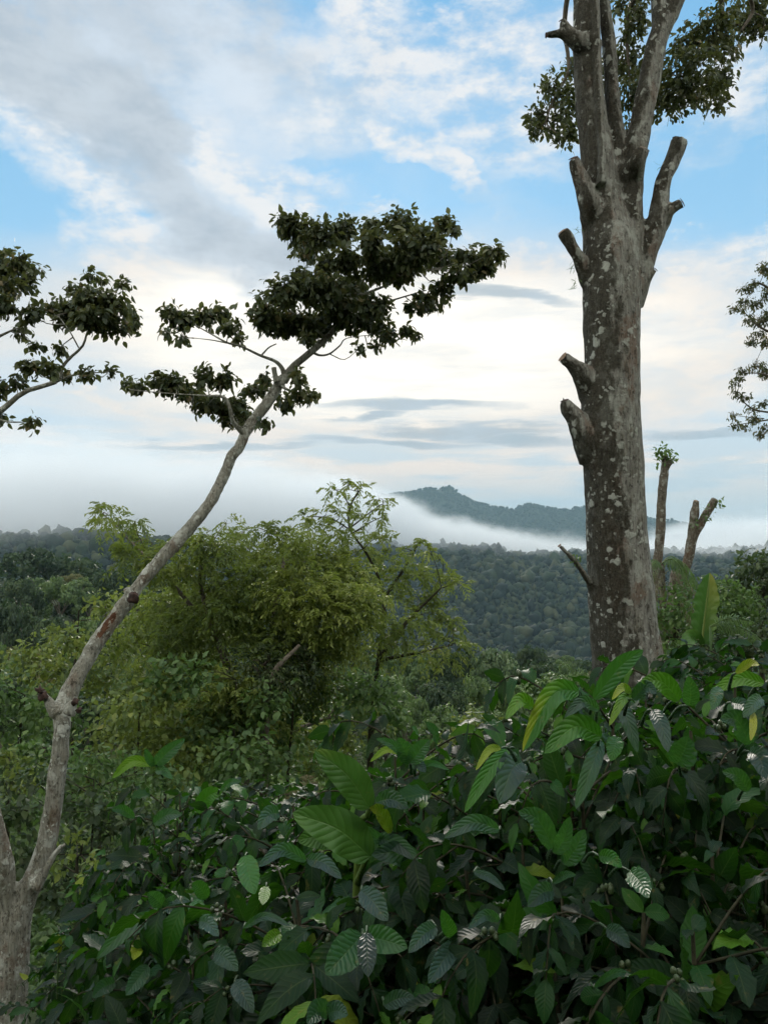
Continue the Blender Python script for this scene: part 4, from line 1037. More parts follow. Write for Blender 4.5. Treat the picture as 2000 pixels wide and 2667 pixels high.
def feather_clump(c, rad, n, L=0.28, leafL=0.085, npair=6, tone=(0.2, 0.8), shell=0.5):
    q = rdir(n) * (rng.random(n) ** shell)[:, None]
    P = c + q * rad
    D = unit(q * 1.0 + rng.normal(size=(n, 3)) * 0.5 + np.array([0, 0, 0.15]))
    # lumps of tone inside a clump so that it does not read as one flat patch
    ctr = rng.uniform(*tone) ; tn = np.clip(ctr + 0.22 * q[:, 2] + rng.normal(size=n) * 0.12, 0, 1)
    return pinnate(P, D, L * rng.uniform(.7, 1.3, n), npair, leafL, tn)

def mid_tree(name, label, cat, clumps, d, mat, base_px, limbs, depth=0.55, dens=1.0, L=0.28, leafL=0.105, tone=(0.2, 0.8), group=None, bark='twig', trunk_r=0.12, style='feather'):
    b = at(base_px, 1440, d); b[2] = gz(b[0], d) - 0.05
    t = thing(name, label, cat, b, group)
    zt = 1440 + (1.7 - b[2]) / d * FPX
    s = d / FPX
    lt = []
    for k, p in enumerate(limbs):
        pts = [(base_px, zt + 5, trunk_r / s)] + p if k == 0 else p
        pts = [(q[0], q[1], q[2]) for q in pts]
        off = [rng.uniform(-.3, .3) * depth for _ in pts]
        if k == 0: off[0] = 0
        lt.append(ptube(pts, d, dd=[d + o for o in off], n=24, sides=8, bump=0.12, bscale=5))
    parts, cen = [], []
    for (x, y, rx, ry) in clumps:
        dd = d + rng.uniform(-1, 1) * depth * 1.2
        c = at(x, y, dd); rad = np.array([rx * s, (rx + ry) * 0.5 * s, ry * s])
        if style == 'feather':
            n = int(dens * 11 * (rx * s) * (ry * s) / (L * leafL * 1.2)) + 3
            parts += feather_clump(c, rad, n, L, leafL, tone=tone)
        else:
            n = int(dens * 15 * (rx * s) * (ry * s) / (leafL ** 2)) + 8
            parts.append(sprays(c, rad, max(4, n // 4), 4, leafL, tone, hang=0.4, aspect=0.55, nu=3))
        cen.append((c, rad.mean()))
    obj('trunk', local(lt[:1], b), M[bark], t)
    obj('branch', local(lt[1:] + twigs_to(cen, np.concatenate([q[0] for q in lt]), 0.004 + 0.0005 * d, 0.0025, sag=-0.15), b), M[bark], t)
    obj('crown', local(parts, b), mat, t)
    return t

mid_tree('feathery_tree', 'broad yellow green feathery tree filling the middle of the slope, left of centre', 'tree',
         [(640, 1520, 90, 60), (730, 1470, 90, 55), (820, 1450, 80, 45), (890, 1500, 85, 60), (780, 1540, 100, 60), (680, 1590, 100, 60), (860, 1590, 100, 60), (940, 1570, 70, 50), (590, 1590, 80, 60), (720, 1660, 90, 60),
          (800, 1680, 80, 50), (740, 1730, 70, 40), (560, 1660, 80, 60), (520, 1560, 70, 45), (500, 1480, 55, 35), (560, 1430, 70, 35), (640, 1430, 60, 30), (700, 1385, 45, 22), (620, 1390, 32, 16), (760, 1410, 60, 28), (470, 1660, 80, 60),
          (440, 1580, 70, 50), (420, 1480, 60, 35), (350, 1440, 50, 25), (400, 1420, 40, 20), (330, 1390, 36, 16), (280, 1340, 22, 16), (255, 1325, 12, 12), (310, 1355, 20, 12), (350, 1360, 14, 12), (500, 1780, 90, 56), (600, 1800, 90, 56), (430, 1840, 90, 56), (550, 1880, 90, 56), (650, 1880, 80, 50), (360, 1880, 80, 50), (760, 1800, 80, 44), (700, 1900, 70, 40), (820, 1770, 60, 36), (480, 1940, 80, 50), (380, 1800, 70, 50), (880, 1680, 60, 40), (260, 1365, 14, 8), (470, 1420, 30, 16), (530, 1395, 26, 14), (590, 1360, 12, 8)],
         14.5, M['leaf_feather'], 640, [[(645, 1900, 16), (700, 1740, 11), (790, 1640, 7), (900, 1560, 3)], [(650, 1880, 12), (560, 1650, 8), (520, 1500, 5), (560, 1400, 2)], [(560, 1650, 6), (430, 1500, 4), (330, 1400, 2), (260, 1330, 1)],
                                        [(690, 1750, 8), (720, 1560, 6), (740, 1440, 4), (700, 1370, 1.5)], [(660, 1740, 9), (770, 1640, 6), (860, 1600, 4), (960, 1590, 2)]], depth=1.3, dens=2.3, tone=(0.1, 0.9))
mid_tree('feathery_tree', 'tall airy feathery tree with bare topmost sprigs before the fog, right of the broad one', 'tree',
         [(870, 1275, 22, 10), (905, 1265, 26, 8), (940, 1272, 20, 9), (985, 1300, 20, 10), (1000, 1315, 14, 7), (975, 1330, 16, 7), (905, 1310, 16, 8), (850, 1340, 34, 12), (800, 1345, 30, 10), (885, 1345, 30, 12), (830, 1365, 38, 12), (925, 1345, 16, 9), (990, 1355, 18, 8), (960, 1390, 40, 14), (900, 1390, 40, 14), (1000, 1400, 24, 9), (860, 1400, 30, 12), (1020, 1425, 24, 10),
          (1105, 1405, 14, 8), (1085, 1420, 18, 10), (1120, 1435, 18, 9), (1060, 1445, 16, 8), (1140, 1450, 10, 7), (980, 1450, 50, 22), (930, 1440, 40, 22), (1040, 1490, 60, 30), (1100, 1500, 50, 24), (1150, 1510, 40, 20), (1195, 1520, 26, 14), (1000, 1540, 60, 36), (1090, 1560, 50, 28), (1130, 1600, 50, 20), (1180, 1620, 34, 18),
          (1060, 1620, 50, 28), (1150, 1660, 44, 24), (1190, 1680, 26, 18), (1100, 1700, 40, 24), (1160, 1710, 26, 20), (990, 1640, 50, 30), (1040, 1680, 36, 22), (960, 1700, 40, 26)],
         17.0, M['leaf_feather'], 960, [[(965, 1900, 7), (985, 1720, 5.5), (1000, 1560, 4.5), (960, 1450, 3.6), (912, 1380, 2.8), (912, 1320, 2.6), (935, 1280, 1.6)], [(985, 1720, 7), (1060, 1620, 5), (1150, 1530, 2)], [(1000, 1560, 5), (1060, 1470, 3), (1100, 1410, 1.5), (1140, 1450, 1)],
                                        [(912, 1380, 2.2), (860, 1350, 1.5), (800, 1345, 1)], [(912, 1375, 2), (970, 1330, 1.4), (1000, 1310, .8)], [(912, 1320, 1.8), (890, 1285, 1.2), (870, 1275, .8)], [(915, 1390, 1.8), (985, 1350, 1), (1005, 1352, .7)], [(985, 1720, 6), (1090, 1700, 3), (1180, 1680, 1.5)]],
         depth=1.0, dens=1.15, L=0.30, leafL=0.125, tone=(0.3, 0.9), trunk_r=0.06, bark='stem')
mid_tree('feathery_tree', 'dark shaded feathery bough hanging below the broad tree', 'tree',
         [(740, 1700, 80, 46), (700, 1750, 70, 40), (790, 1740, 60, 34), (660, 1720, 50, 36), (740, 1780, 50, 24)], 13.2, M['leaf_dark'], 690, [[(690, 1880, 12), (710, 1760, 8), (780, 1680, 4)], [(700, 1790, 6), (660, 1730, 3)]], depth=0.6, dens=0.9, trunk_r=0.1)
# broad-leaved bushes and small trees on the slope below
BUSH = [
    ('olive brown bush with bare grey twigs, below the feathery trees at the centre', [(850, 1870, 110, 46), (930, 1850, 70, 40), (780, 1900, 80, 44), (980, 1890, 50, 34), (880, 1930, 90, 40), (720, 1920, 60, 44), (830, 1980, 90, 40)], 19.0, 'leaf_olive', 860, 0.17),
    ('golden green bush in front of the valley trees, left of the lopped massive trunk', [(1230, 1880, 46, 34), (1200, 1915, 50, 34), (1260, 1920, 44, 32), (1290, 1890, 26, 22), (1230, 1960, 60, 36), (1170, 1950, 40, 30)], 22.0, 'leaf_olive', 1230, 0.17),
    ('bright green leafy tree crown at the lower centre, behind the olive bush', [(960, 1790, 60, 36), (1010, 1810, 50, 34), (900, 1770, 46, 30), (1030, 1850, 40, 32), (940, 1830, 60, 34), (1000, 1880, 60, 40), (900, 1850, 50, 36)], 15.6, 'leaf_green', 970, 0.14),
    ('yellow green tree leaning against the pale trunk, at the left', [(180, 1660, 70, 40), (120, 1690, 70, 44), (230, 1700, 60, 44), (60, 1730, 70, 44), (150, 1750, 80, 50), (250, 1770, 70, 50), (320, 1720, 60, 50), (330, 1800, 70, 50), (270, 1580, 50, 36), (330, 1620, 60, 44), (390, 1690, 60, 50)], 19.0, 'leaf_olive', 190, 0.16),
    ('fresh green bush at the left edge behind the leaning trunk', [(40, 1830, 80, 46), (110, 1860, 70, 46), (20, 1890, 60, 46), (180, 1880, 50, 50), (-30, 1800, 60, 60), (90, 1930, 80, 46)], 16.0, 'leaf_green', 50, 0.15),
    ('olive bush with scattered yellow leaves, between the leaning trunk and the coffee', [(320, 1860, 80, 50), (400, 1820, 80, 50), (270, 1930, 70, 50), (350, 1950, 80, 50), (440, 1900, 80, 56), (480, 1980, 80, 50), (230, 2010, 60, 46), (300, 2040, 80, 46)], 12.5, 'leaf_olive', 350, 0.13),
    ('mid green bush rising behind the centre of the coffee', [(560, 1820, 80, 56), (640, 1860, 80, 56), (540, 1910, 80, 56), (620, 1960, 90, 56), (700, 1830, 70, 50), (700, 1980, 70, 50), (570, 2020, 80, 40), (500, 1770, 70, 50), (660, 2040, 80, 40), (420, 1760, 70, 46)], 12.8, 'leaf_green', 600, 0.14),
    ('grey green bush between the broad feathery tree and the centre coffee', [(760, 1820, 70, 44), (700, 1880, 60, 40), (830, 1810, 50, 34), (790, 1860, 60, 40), (660, 1800, 60, 44), (740, 1940, 80, 44), (830, 2010, 70, 36)], 14.4, 'leaf_green', 750, 0.12),
    ('olive green tree filling the gap left of the broad feathery tree', [(400, 1600, 70, 46), (470, 1640, 70, 50), (360, 1650, 60, 50), (430, 1720, 80, 54), (520, 1720, 70, 50), (380, 1760, 70, 50), (300, 1680, 50, 46), (340, 1560, 50, 34), (470, 1560, 50, 36), (560, 1770, 60, 44)], 16.8, 'leaf_feather', 430, 0.13),
    ('tangled green bush hiding the slope between the pale trunk and the first coffee', [(180, 1980, 60, 40), (260, 1990, 70, 44), (340, 2010, 70, 44), (420, 2020, 70, 40), (200, 2060, 70, 44), (300, 2080, 70, 44), (120, 1960, 50, 36), (60, 1960, 50, 40), (150, 2100, 60, 44)], 10.4, 'leaf_green', 260, 0.095),
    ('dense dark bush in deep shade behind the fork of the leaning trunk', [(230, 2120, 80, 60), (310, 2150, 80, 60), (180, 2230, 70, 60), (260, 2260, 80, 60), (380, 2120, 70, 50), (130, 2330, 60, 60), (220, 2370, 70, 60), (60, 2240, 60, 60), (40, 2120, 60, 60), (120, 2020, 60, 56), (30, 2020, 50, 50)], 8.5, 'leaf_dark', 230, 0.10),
    ('yellow leaved low shrub at the left edge under the overhanging tree', [(40, 2020, 44, 28), (10, 2060, 40, 30), (80, 2000, 34, 24), (20, 1970, 40, 28)], 9.6, 'leaf_olive', 20, 0.10),
    ('loose bush with pale leaves right of the pale trunk fork', [(200, 2190, 34, 26), (240, 2260, 30, 30), (160, 2250, 26, 26)], 6.6, 'leaf_olive', 200, 0.075),
]
for lab, cl_, d, mt, bx, ll in BUSH:
    top = min(q[1] for q in cl_)
    mid_tree('bush', lab, 'bush', cl_, d, M[mt], bx, [[(bx, max(q[1] for q in cl_), 4), (bx + 10, (top + max(q[1] for q in cl_)) / 2, 3), (bx + 15, top + 10, 1.5)]],
             depth=0.9 if d > 9 else 0.5, dens=1.5, leafL=ll, tone=(0.05, 0.8), trunk_r=0.03, style='leaf', bark='stem')
# a dead grey branch lying over the olive bush
b = at(740, 1905, 17.8)
db = obj('dead_branch', local([ptube(p, 17.8, n=20, sides=6, bump=0.2) for p in ([(690, 1935, 3), (760, 1905, 5), (850, 1872, 4), (900, 1858, 2), (935, 1835, 1)], [(760, 1905, 4), (720, 1890, 2), (660, 1880, 1)], [(850, 1872, 3), (880, 1830, 2), (870, 1800, 1)])], b), M['twig'])
db.location = b; tag(db, 'bare grey dead branch lying across the olive brown bush', 'branch')

# the hillside bushes behind the big trunk, at the right
HB = [
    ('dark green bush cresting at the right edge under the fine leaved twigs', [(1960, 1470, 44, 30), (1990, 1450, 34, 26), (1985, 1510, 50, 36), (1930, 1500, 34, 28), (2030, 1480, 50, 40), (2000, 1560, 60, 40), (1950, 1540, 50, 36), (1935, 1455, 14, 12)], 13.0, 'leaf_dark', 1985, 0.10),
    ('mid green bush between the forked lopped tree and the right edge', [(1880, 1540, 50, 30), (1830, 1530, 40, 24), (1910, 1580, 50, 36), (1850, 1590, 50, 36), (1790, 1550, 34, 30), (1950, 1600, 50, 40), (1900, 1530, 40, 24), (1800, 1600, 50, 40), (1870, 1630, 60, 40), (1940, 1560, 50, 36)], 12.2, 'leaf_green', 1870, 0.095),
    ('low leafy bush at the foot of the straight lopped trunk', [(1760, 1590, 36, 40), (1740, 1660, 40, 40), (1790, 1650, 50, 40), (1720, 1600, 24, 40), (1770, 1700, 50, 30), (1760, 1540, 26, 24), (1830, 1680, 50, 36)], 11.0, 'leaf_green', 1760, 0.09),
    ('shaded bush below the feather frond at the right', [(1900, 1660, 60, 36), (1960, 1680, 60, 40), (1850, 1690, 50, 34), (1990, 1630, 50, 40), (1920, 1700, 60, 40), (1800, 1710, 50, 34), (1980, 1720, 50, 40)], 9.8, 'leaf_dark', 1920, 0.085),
]
for lab, cl_, d, mt, bx, ll in HB:
    top = min(q[1] for q in cl_)
    mid_tree('bush', lab, 'bush', cl_, d, M[mt], bx, [[(bx, max(q[1] for q in cl_), 8), (bx + 5, (top + max(q[1] for q in cl_)) / 2, 5), (bx + 8, top + 12, 1.5)]],
             depth=0.5, dens=1.9, leafL=ll, tone=(0.1, 0.85), trunk_r=0.03, style='leaf', bark='stem')

# ------------------------------------------------------------------ the valley wood: single trees down to 230 m, one mass beyond
def crown_proto(seed, nclump, per, flat=0.8, leaf=0.075, lift=0.62):
    """a crown of unit radius round the origin: clumps of leaf blades on an uneven dome"""
    r_ = np.random.default_rng(seed)
    q = unit(r_.normal(size=(nclump, 3)) + [0, 0, 0.35]); q[:, 2] = np.where(q[:, 2] < -0.45, -q[:, 2], q[:, 2])
    rr = r_.uniform(0.5, 1.05, nclump) ** 0.6
    c = q * rr[:, None] * [1, 1, flat]
    cr = r_.uniform(0.16, 0.34, nclump)
    k = r_.integers(0, nclump, nclump * per)
    o = unit(r_.normal(size=(len(k), 3)))
    P = c[k] + o * (cr[k] * r_.random(len(k)) ** 0.4)[:, None] * [1, 1, 0.75]
    N = unit(o + q[k] * 0.5 + r_.normal(size=o.shape) * 0.35)
    D = unit(np.cross(N, r_.normal(size=o.shape)) + [0, 0, -0.4])
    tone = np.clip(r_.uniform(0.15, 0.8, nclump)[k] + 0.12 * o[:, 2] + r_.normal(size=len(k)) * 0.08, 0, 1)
    L = leaf * r_.uniform(0.7, 1.4, len(k))
    return blades(P, D, N, L * 1.3, L, tone, fold=0.15)

def tree_mesh(seed, h, r, **kw):
    V, F, A = crown_proto(seed, **kw)
    r_ = np.random.default_rng(seed + 99)
    cz = h - r * kw.get('flat', 0.8)
    V = V * r + [0, 0, cz]
    tb = [tube([(0, 0, -1.0), (0.1, 0, cz * 0.5), (0.15 * r, 0.1, cz)], [0.24, 0.19, 0.13], n=12, sides=7, bump=0.15)]
    for k in range(6):
        a = k * 1.05 + r_.uniform(0, .6); e = np.array([math.cos(a), math.sin(a), r_.uniform(0.1, .5)]) * r * 0.75 + [0, 0, cz]
        tb.append(tube([(0.05 * r, 0, cz * r_.uniform(.55, .8)), e * 0.5 + np.array([0, 0, cz * 0.42]), e], [0.11, 0.08, 0.03], n=8, sides=5))
    return tb, [(V, F, A)]

M['leaf_valley_g'] = leaf_mat('valley_green_leaf', [(0, (0.04, 0.075, 0.028)), (0.5, (0.09, 0.15, 0.05)), (1, (0.15, 0.21, 0.065))], trans=(0.15, 0.26, 0.04), tfac=0.33, rough=0.5, spec=0.4)
M['leaf_valley_y'] = leaf_mat('valley_olive_leaf', [(0, (0.055, 0.068, 0.022)), (0.5, (0.12, 0.13, 0.04)), (1, (0.2, 0.185, 0.055))], trans=(0.16, 0.17, 0.03), tfac=0.3, rough=0.5, spec=0.4)
M['leaf_valley_p'] = leaf_mat('valley_pale_leaf', [(0, (0.055, 0.095, 0.042)), (0.5, (0.10, 0.16, 0.068)), (1, (0.16, 0.21, 0.09))], trans=(0.12, 0.2, 0.06), tfac=0.3, rough=0.5, spec=0.4)
M['leaf_valley_d'] = leaf_mat('valley_dark_leaf', [(0, (0.014, 0.03, 0.015)), (0.5, (0.032, 0.058, 0.024)), (1, (0.06, 0.09, 0.034))], trans=(0.06, 0.13, 0.03), tfac=0.25, rough=0.55, spec=0.3)
KINDS = [('round dark green tree in the wooded valley between the feathery trees and the blue hill', 'leaf_valley_d', dict(nclump=42, per=95, flat=0.85), 10.5, 4.2),
         ('leafy mid green tree in the wooded valley below the blue hill', 'leaf_valley_g', dict(nclump=34, per=110, flat=0.75), 10.0, 4.4),
         ('yellowish olive tree among the greener trees of the valley', 'leaf_valley_y', dict(nclump=30, per=110, flat=0.7), 8.5, 3.8),
         ('pale domed tree standing out among the darker trees of the valley', 'leaf_valley_p', dict(nclump=46, per=95, flat=0.95), 11.5, 4.8),
         ('tall narrow green tree in the wooded valley', 'leaf_valley_g', dict(nclump=30, per=100, flat=1.5), 14.0, 3.0)]
protos = []
for k, (lab, mt, kw, h, r) in enumerate(KINDS):
    tb, cr = tree_mesh(40 + k, h, r, **kw)
    t = thing('valley_tree', lab, 'tree', (0, 0, 0), 'trees of the valley wood')
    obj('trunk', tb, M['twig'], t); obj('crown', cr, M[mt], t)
    protos.append([t, False])
def place_tree(k, x, y, s, rz):
    t, used = protos[k]
    if used: t = copy_tree(t)
    protos[k][1] = True
    t.location = (x, y, gz(x, y) - 0.3); t.scale = (s * rng.uniform(.9, 1.15), s * rng.uniform(.9, 1.15), s); t.rotation_euler = (0, 0, rz)
# a few the photograph shows clearly, then the rest of the wood
for (px, py_top, w, d, k) in [(1285, 1700, 150, 120, 3), (1190, 1690, 120, 130, 0), (1100, 1720, 100, 140, 1), (1400, 1720, 120, 125, 0), (1380, 1680, 100, 170, 0), (1480, 1740, 110, 110, 1), (1330, 1775, 110, 100, 0), (1240, 1770, 110, 95, 1),
                              (1150, 1780, 120, 80, 0), (1430, 1810, 110, 85, 2), (1500, 1790, 90, 80, 2), (1370, 1850, 130, 60, 1), (1160, 1850, 160, 55, 1), (1450, 1860, 110, 60, 0), (1290, 1840, 100, 65, 0), (1060, 1810, 120, 70, 1), (980, 1760, 120, 90, 0), (900, 1740, 100, 100, 1),
                              (60, 1500, 110, 150, 0), (160, 1510, 100, 160, 1), (20, 1560, 120, 120, 0), (130, 1570, 120, 110, 0), (220, 1540, 110, 120, 1), (70, 1620, 130, 80, 2), (200, 1610, 120, 85, 1), (300, 1480, 90, 170, 0), (280, 1560, 110, 110, 0), (10, 1680, 150, 55, 1), (120, 1790, 170, 38, 1), (360, 1560, 120, 80, 1), (30, 1750, 150, 45, 0)]:
    P = at(px, py_top, d); h, r = KINDS[k][3], KINDS[k][4]
    s = w * d / FPX / (2 * r)
    place_tree(k, P[0], d, s, rng.uniform(0, 6.28))
    t_ = [o for o in COL.objects if o.name.startswith('valley_tree')]
    # stand the crown top at the seen height by making the trunk longer or shorter
    o = max(t_, key=lambda q: (q.location.y == d and abs(q.location.x - P[0]) < 1e-3))
    want = P[2] - o.location.z
    if want > 2: o.scale = (o.scale[0], o.scale[1], max(0.6 * s, min(2.2 * s, want / h)))
xy = scatter(34, 230, 9.0, k=0.68, pad=8)
ok = rng.permutation(len(xy))[:310]
xy = xy[np.sort(ok)]
for x, y in xy:
    k = int(rng.choice(5, p=[.33, .3, .14, .13, .1]))
    if abs(x) < 4 and y < 60: continue
    s = rng.uniform(0.6, 1.1) * (0.62 if y < 60 else 0.8 if y < 110 else 1.0)
    ppx = 1000 + x / y * FPX; ppy = HORIZON - (gz(x, y) + KINDS[k][3] * s - CAM[2]) / y * FPX
    if ppy < (1665 if 930 < ppx < 1640 else 1490): continue
    place_tree(k, x, y, s, rng.uniform(0, 6.28))
# beyond: every tree still a leafy crown, merged into one wood
far_parts = []
xy = scatter(205, 445, 8.0, k=0.72, pad=10)
pr = [crown_proto(70 + k, nclump=18, per=16, flat=0.85, leaf=0.2) for k in range(5)]
for x, y in xy:
    V, F, A = pr[int(rng.integers(5))]
    s = rng.uniform(2.8, 5.2); a = rng.uniform(0, 6.28); ca, sa = math.cos(a), math.sin(a)
    Vr = np.column_stack([V[:, 0] * ca - V[:, 1] * sa, V[:, 0] * sa + V[:, 1] * ca, V[:, 2]]) * s + [x, y, gz(x, y) + s * 1.2 + 2]
    B = A.copy(); B[:, 2] = np.clip(B[:, 2] * 0.6 + rng.uniform(-0.05, 0.45), 0, 1)
    far_parts.append((Vr, F, B))
ff = obj('far_wood', far_parts, M['leaf_valley_d']); ff['kind'] = 'stuff'
tag(ff, 'unbroken wood of the valley floor below the blue green hill', 'wood')

# ground cover that hides the soil between the trunks
n = 120000
yy = np.exp(rng.uniform(math.log(5.5), math.log(130), n)); xx = rng.uniform(-0.62, 0.62, n) * yy
hump = np.clip(0.5 + hnoise(xx, yy, 2.2, 6.0), 0, 1.2) * np.clip(0.06 * yy, 0.4, 2.2)
P = on_ground(np.column_stack([xx, yy])) + np.column_stack([np.zeros((n, 2)), hump * rng.uniform(0, 1, n) ** 0.6])
L = np.clip(0.008 * yy, 0.05, 0.4) * rng.uniform(.6, 1.3, n)
gc = obj('undergrowth', [blades(P, unit(rng.normal(size=(n, 3)) + [0, -0.2, 0.3]), unit(rng.normal(size=(n, 3)) * 0.5 + [0, -0.2, 1]), L * 1.6, L, rng.uniform(0, 0.8, n))], M['leaf_valley_g'])
gc['kind'] = 'stuff'; tag(gc, 'low green undergrowth covering the slope under the trees', 'undergrowth')

# ------------------------------------------------------------------ coffee shrubs in the foreground
def coffee_leaves(P, D, N, L, W, tone, droop, nu=10, nv=2):
    return leaves(P, D, N, L, W, tone, nu=nu, nv=nv, droop=droop, fold=0.22, ripple=0.095, rk=4, kind='coffee', vein=0.010, vk=9)

def coffee_proto(seed, H=1.5, spread=0.55, nbr=34, leafL=0.125, young=0.06, nu=8, nv=2, low=0.15, berries=True):
    """one shrub at the origin: upright stems, arching side branches, paired leaves and green berries"""
    r_ = np.random.default_rng(seed)
    stems, lp, br = [], [], []
    tops = []
    for k in range(3):
        a = r_.uniform(0, 6.28); e = np.array([math.cos(a), math.sin(a), 0]) * r_.uniform(0.03, 0.22) * spread / 0.55
        P = np.array([[0.03 * math.cos(a), 0.03 * math.sin(a), -0.1], [e[0] * .6, e[1] * .6, H * 0.5], [e[0], e[1], H * r_.uniform(0.88, 1.0)]])
        stems.append(tube(P, [0.014, 0.010, 0.004], n=14, sides=7, bump=0.2, bscale=30)); tops.append(spline(P, 40))
    LP, LD, LN, LL, LT, LR = [], [], [], [], [], []
    def pair(p, tang, k, ln, tone, dr):
        s = unit(np.cross(tang, [0, 0, 1]) + 1e-6); u = np.cross(s, tang)
        ax = s if k % 2 == 0 else unit(s * 0.6 + u * 0.8)
        for sg in (1, -1):
            LP.append(p); LD.append(ax * sg * 0.85 + tang * 0.6 + r_.normal(size=3) * 0.2 + [0, 0, -0.12])
            LN.append(np.array([0, 0, 1.0]) + r_.normal(size=3) * 0.55); LL.append(ln * r_.uniform(.55, 1.3)); LT.append(np.clip(tone + r_.normal() * 0.08, 0, 1)); LR.append(dr + r_.uniform(-.25, .5))
    berr = []
    for b in range(nbr):
        f = r_.uniform(low, 0.98); C = tops[b % 3]; p0 = C[int(f * 39)]
        a = b * 2.4 + r_.uniform(-.4, .4); L = spread * r_.uniform(0.7, 1.15) * (1.15 - 0.55 * f)
        d0 = np.array([math.cos(a), math.sin(a), r_.uniform(0.2, 0.75)])
        pts = np.array([p0, p0 + d0 * L * 0.5, p0 + d0 * L * 0.9 + np.array([0, 0, -0.16 * L]), p0 + d0 * L + np.array([math.cos(a), math.sin(a), 0]) * L * 0.15 + np.array([0, 0, -0.42 * L])])
        cc = spline(pts, 24); stems.append(tube(pts, [0.0036, 0.003, 0.0022, 0.0014], n=10, sides=5))
        nn = max(4, int(L / (0.38 * leafL + 0.008)))
        for k in range(nn):
            t = (k + 1) / nn; i = min(22, int(t * 23)); tang = unit(cc[min(23, i + 1)] - cc[max(0, i - 1)])
            if t < 0.10: continue
            yg = t > 0.92
            tone = r_.uniform(0.6, 0.8) if (yg and r_.random() < young * 4) else (r_.uniform(0.55, 0.75) if r_.random() < young else r_.uniform(0.0, 0.56))
            pair(cc[i], tang, k, leafL * (0.7 if yg else 1.0) * (0.8 + 0.3 * math.sin(math.pi * t)), tone, 0.32)
            if berries and t < 0.8 and r_.random() < 0.13:
                for _ in range(int(r_.integers(4, 10))): berr.append((cc[i] + unit(r_.normal(size=3)) * 0.014, r_.uniform(0.0055, 0.0085)))
        if r_.random() < 0.6:      # a terminal pair
            LP.append(cc[-1]); LD.append(unit(cc[-1] - cc[-3]) + [0, 0, .2]); LN.append(np.array([0, 0, 1.0])); LL.append(leafL * .7); LT.append(r_.uniform(.4, .8)); LR.append(.4)
    for C in tops:                 # crown whorls
        for k in range(4): pair(C[-1 - k * 2], np.array([0, 0, 1.0]) + r_.normal(size=3) * .15, k, leafL * (0.7 + .15 * k), r_.uniform(.2, .75), 0.35)
    n_ = len(LP)
    lf = coffee_leaves(np.array(LP), np.array(LD), np.array(LN), np.array(LL), np.array(LL) * r_.uniform(.38, .52, n_), np.array(LT), np.array(LR), nu, nv)
    bp = []
    for c, r in berr: bp.append((ICO1[0] * [r, r, r * 1.25] + c, ICO1[1], np.zeros((len(ICO1[0]), 3))))
    return stems, [lf], bp

CP = []
for k in range(5):
    st, lf, bp = coffee_proto(200 + k, nbr=76, leafL=0.078 + 0.009 * k)
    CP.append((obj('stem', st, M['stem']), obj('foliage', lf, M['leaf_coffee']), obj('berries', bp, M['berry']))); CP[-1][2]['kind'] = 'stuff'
used_cp = set()

def hero(base, tip, w, tone, arch=0.12, depth=(2.0, 2.0), ripple=0.05, tone_r=None, rips=6, side=0.0, n=22):
    """one large leaf seen at a known size: base and tip in px, width px, arched upwards between them"""
    b = at(base[0], base[1], depth[0]); t = at(tip[0], tip[1], depth[1])
    L = np.linalg.norm(t - b)
    m_ = (b + t) / 2 + np.array([side * L, -0.06 * L, arch * L])
    return blade_leaf(b, m_, t, w * (depth[0] + depth[1]) / 2 / FPX, tone, tone_r, n=n, nv=5, ripple=ripple, rips=rips)

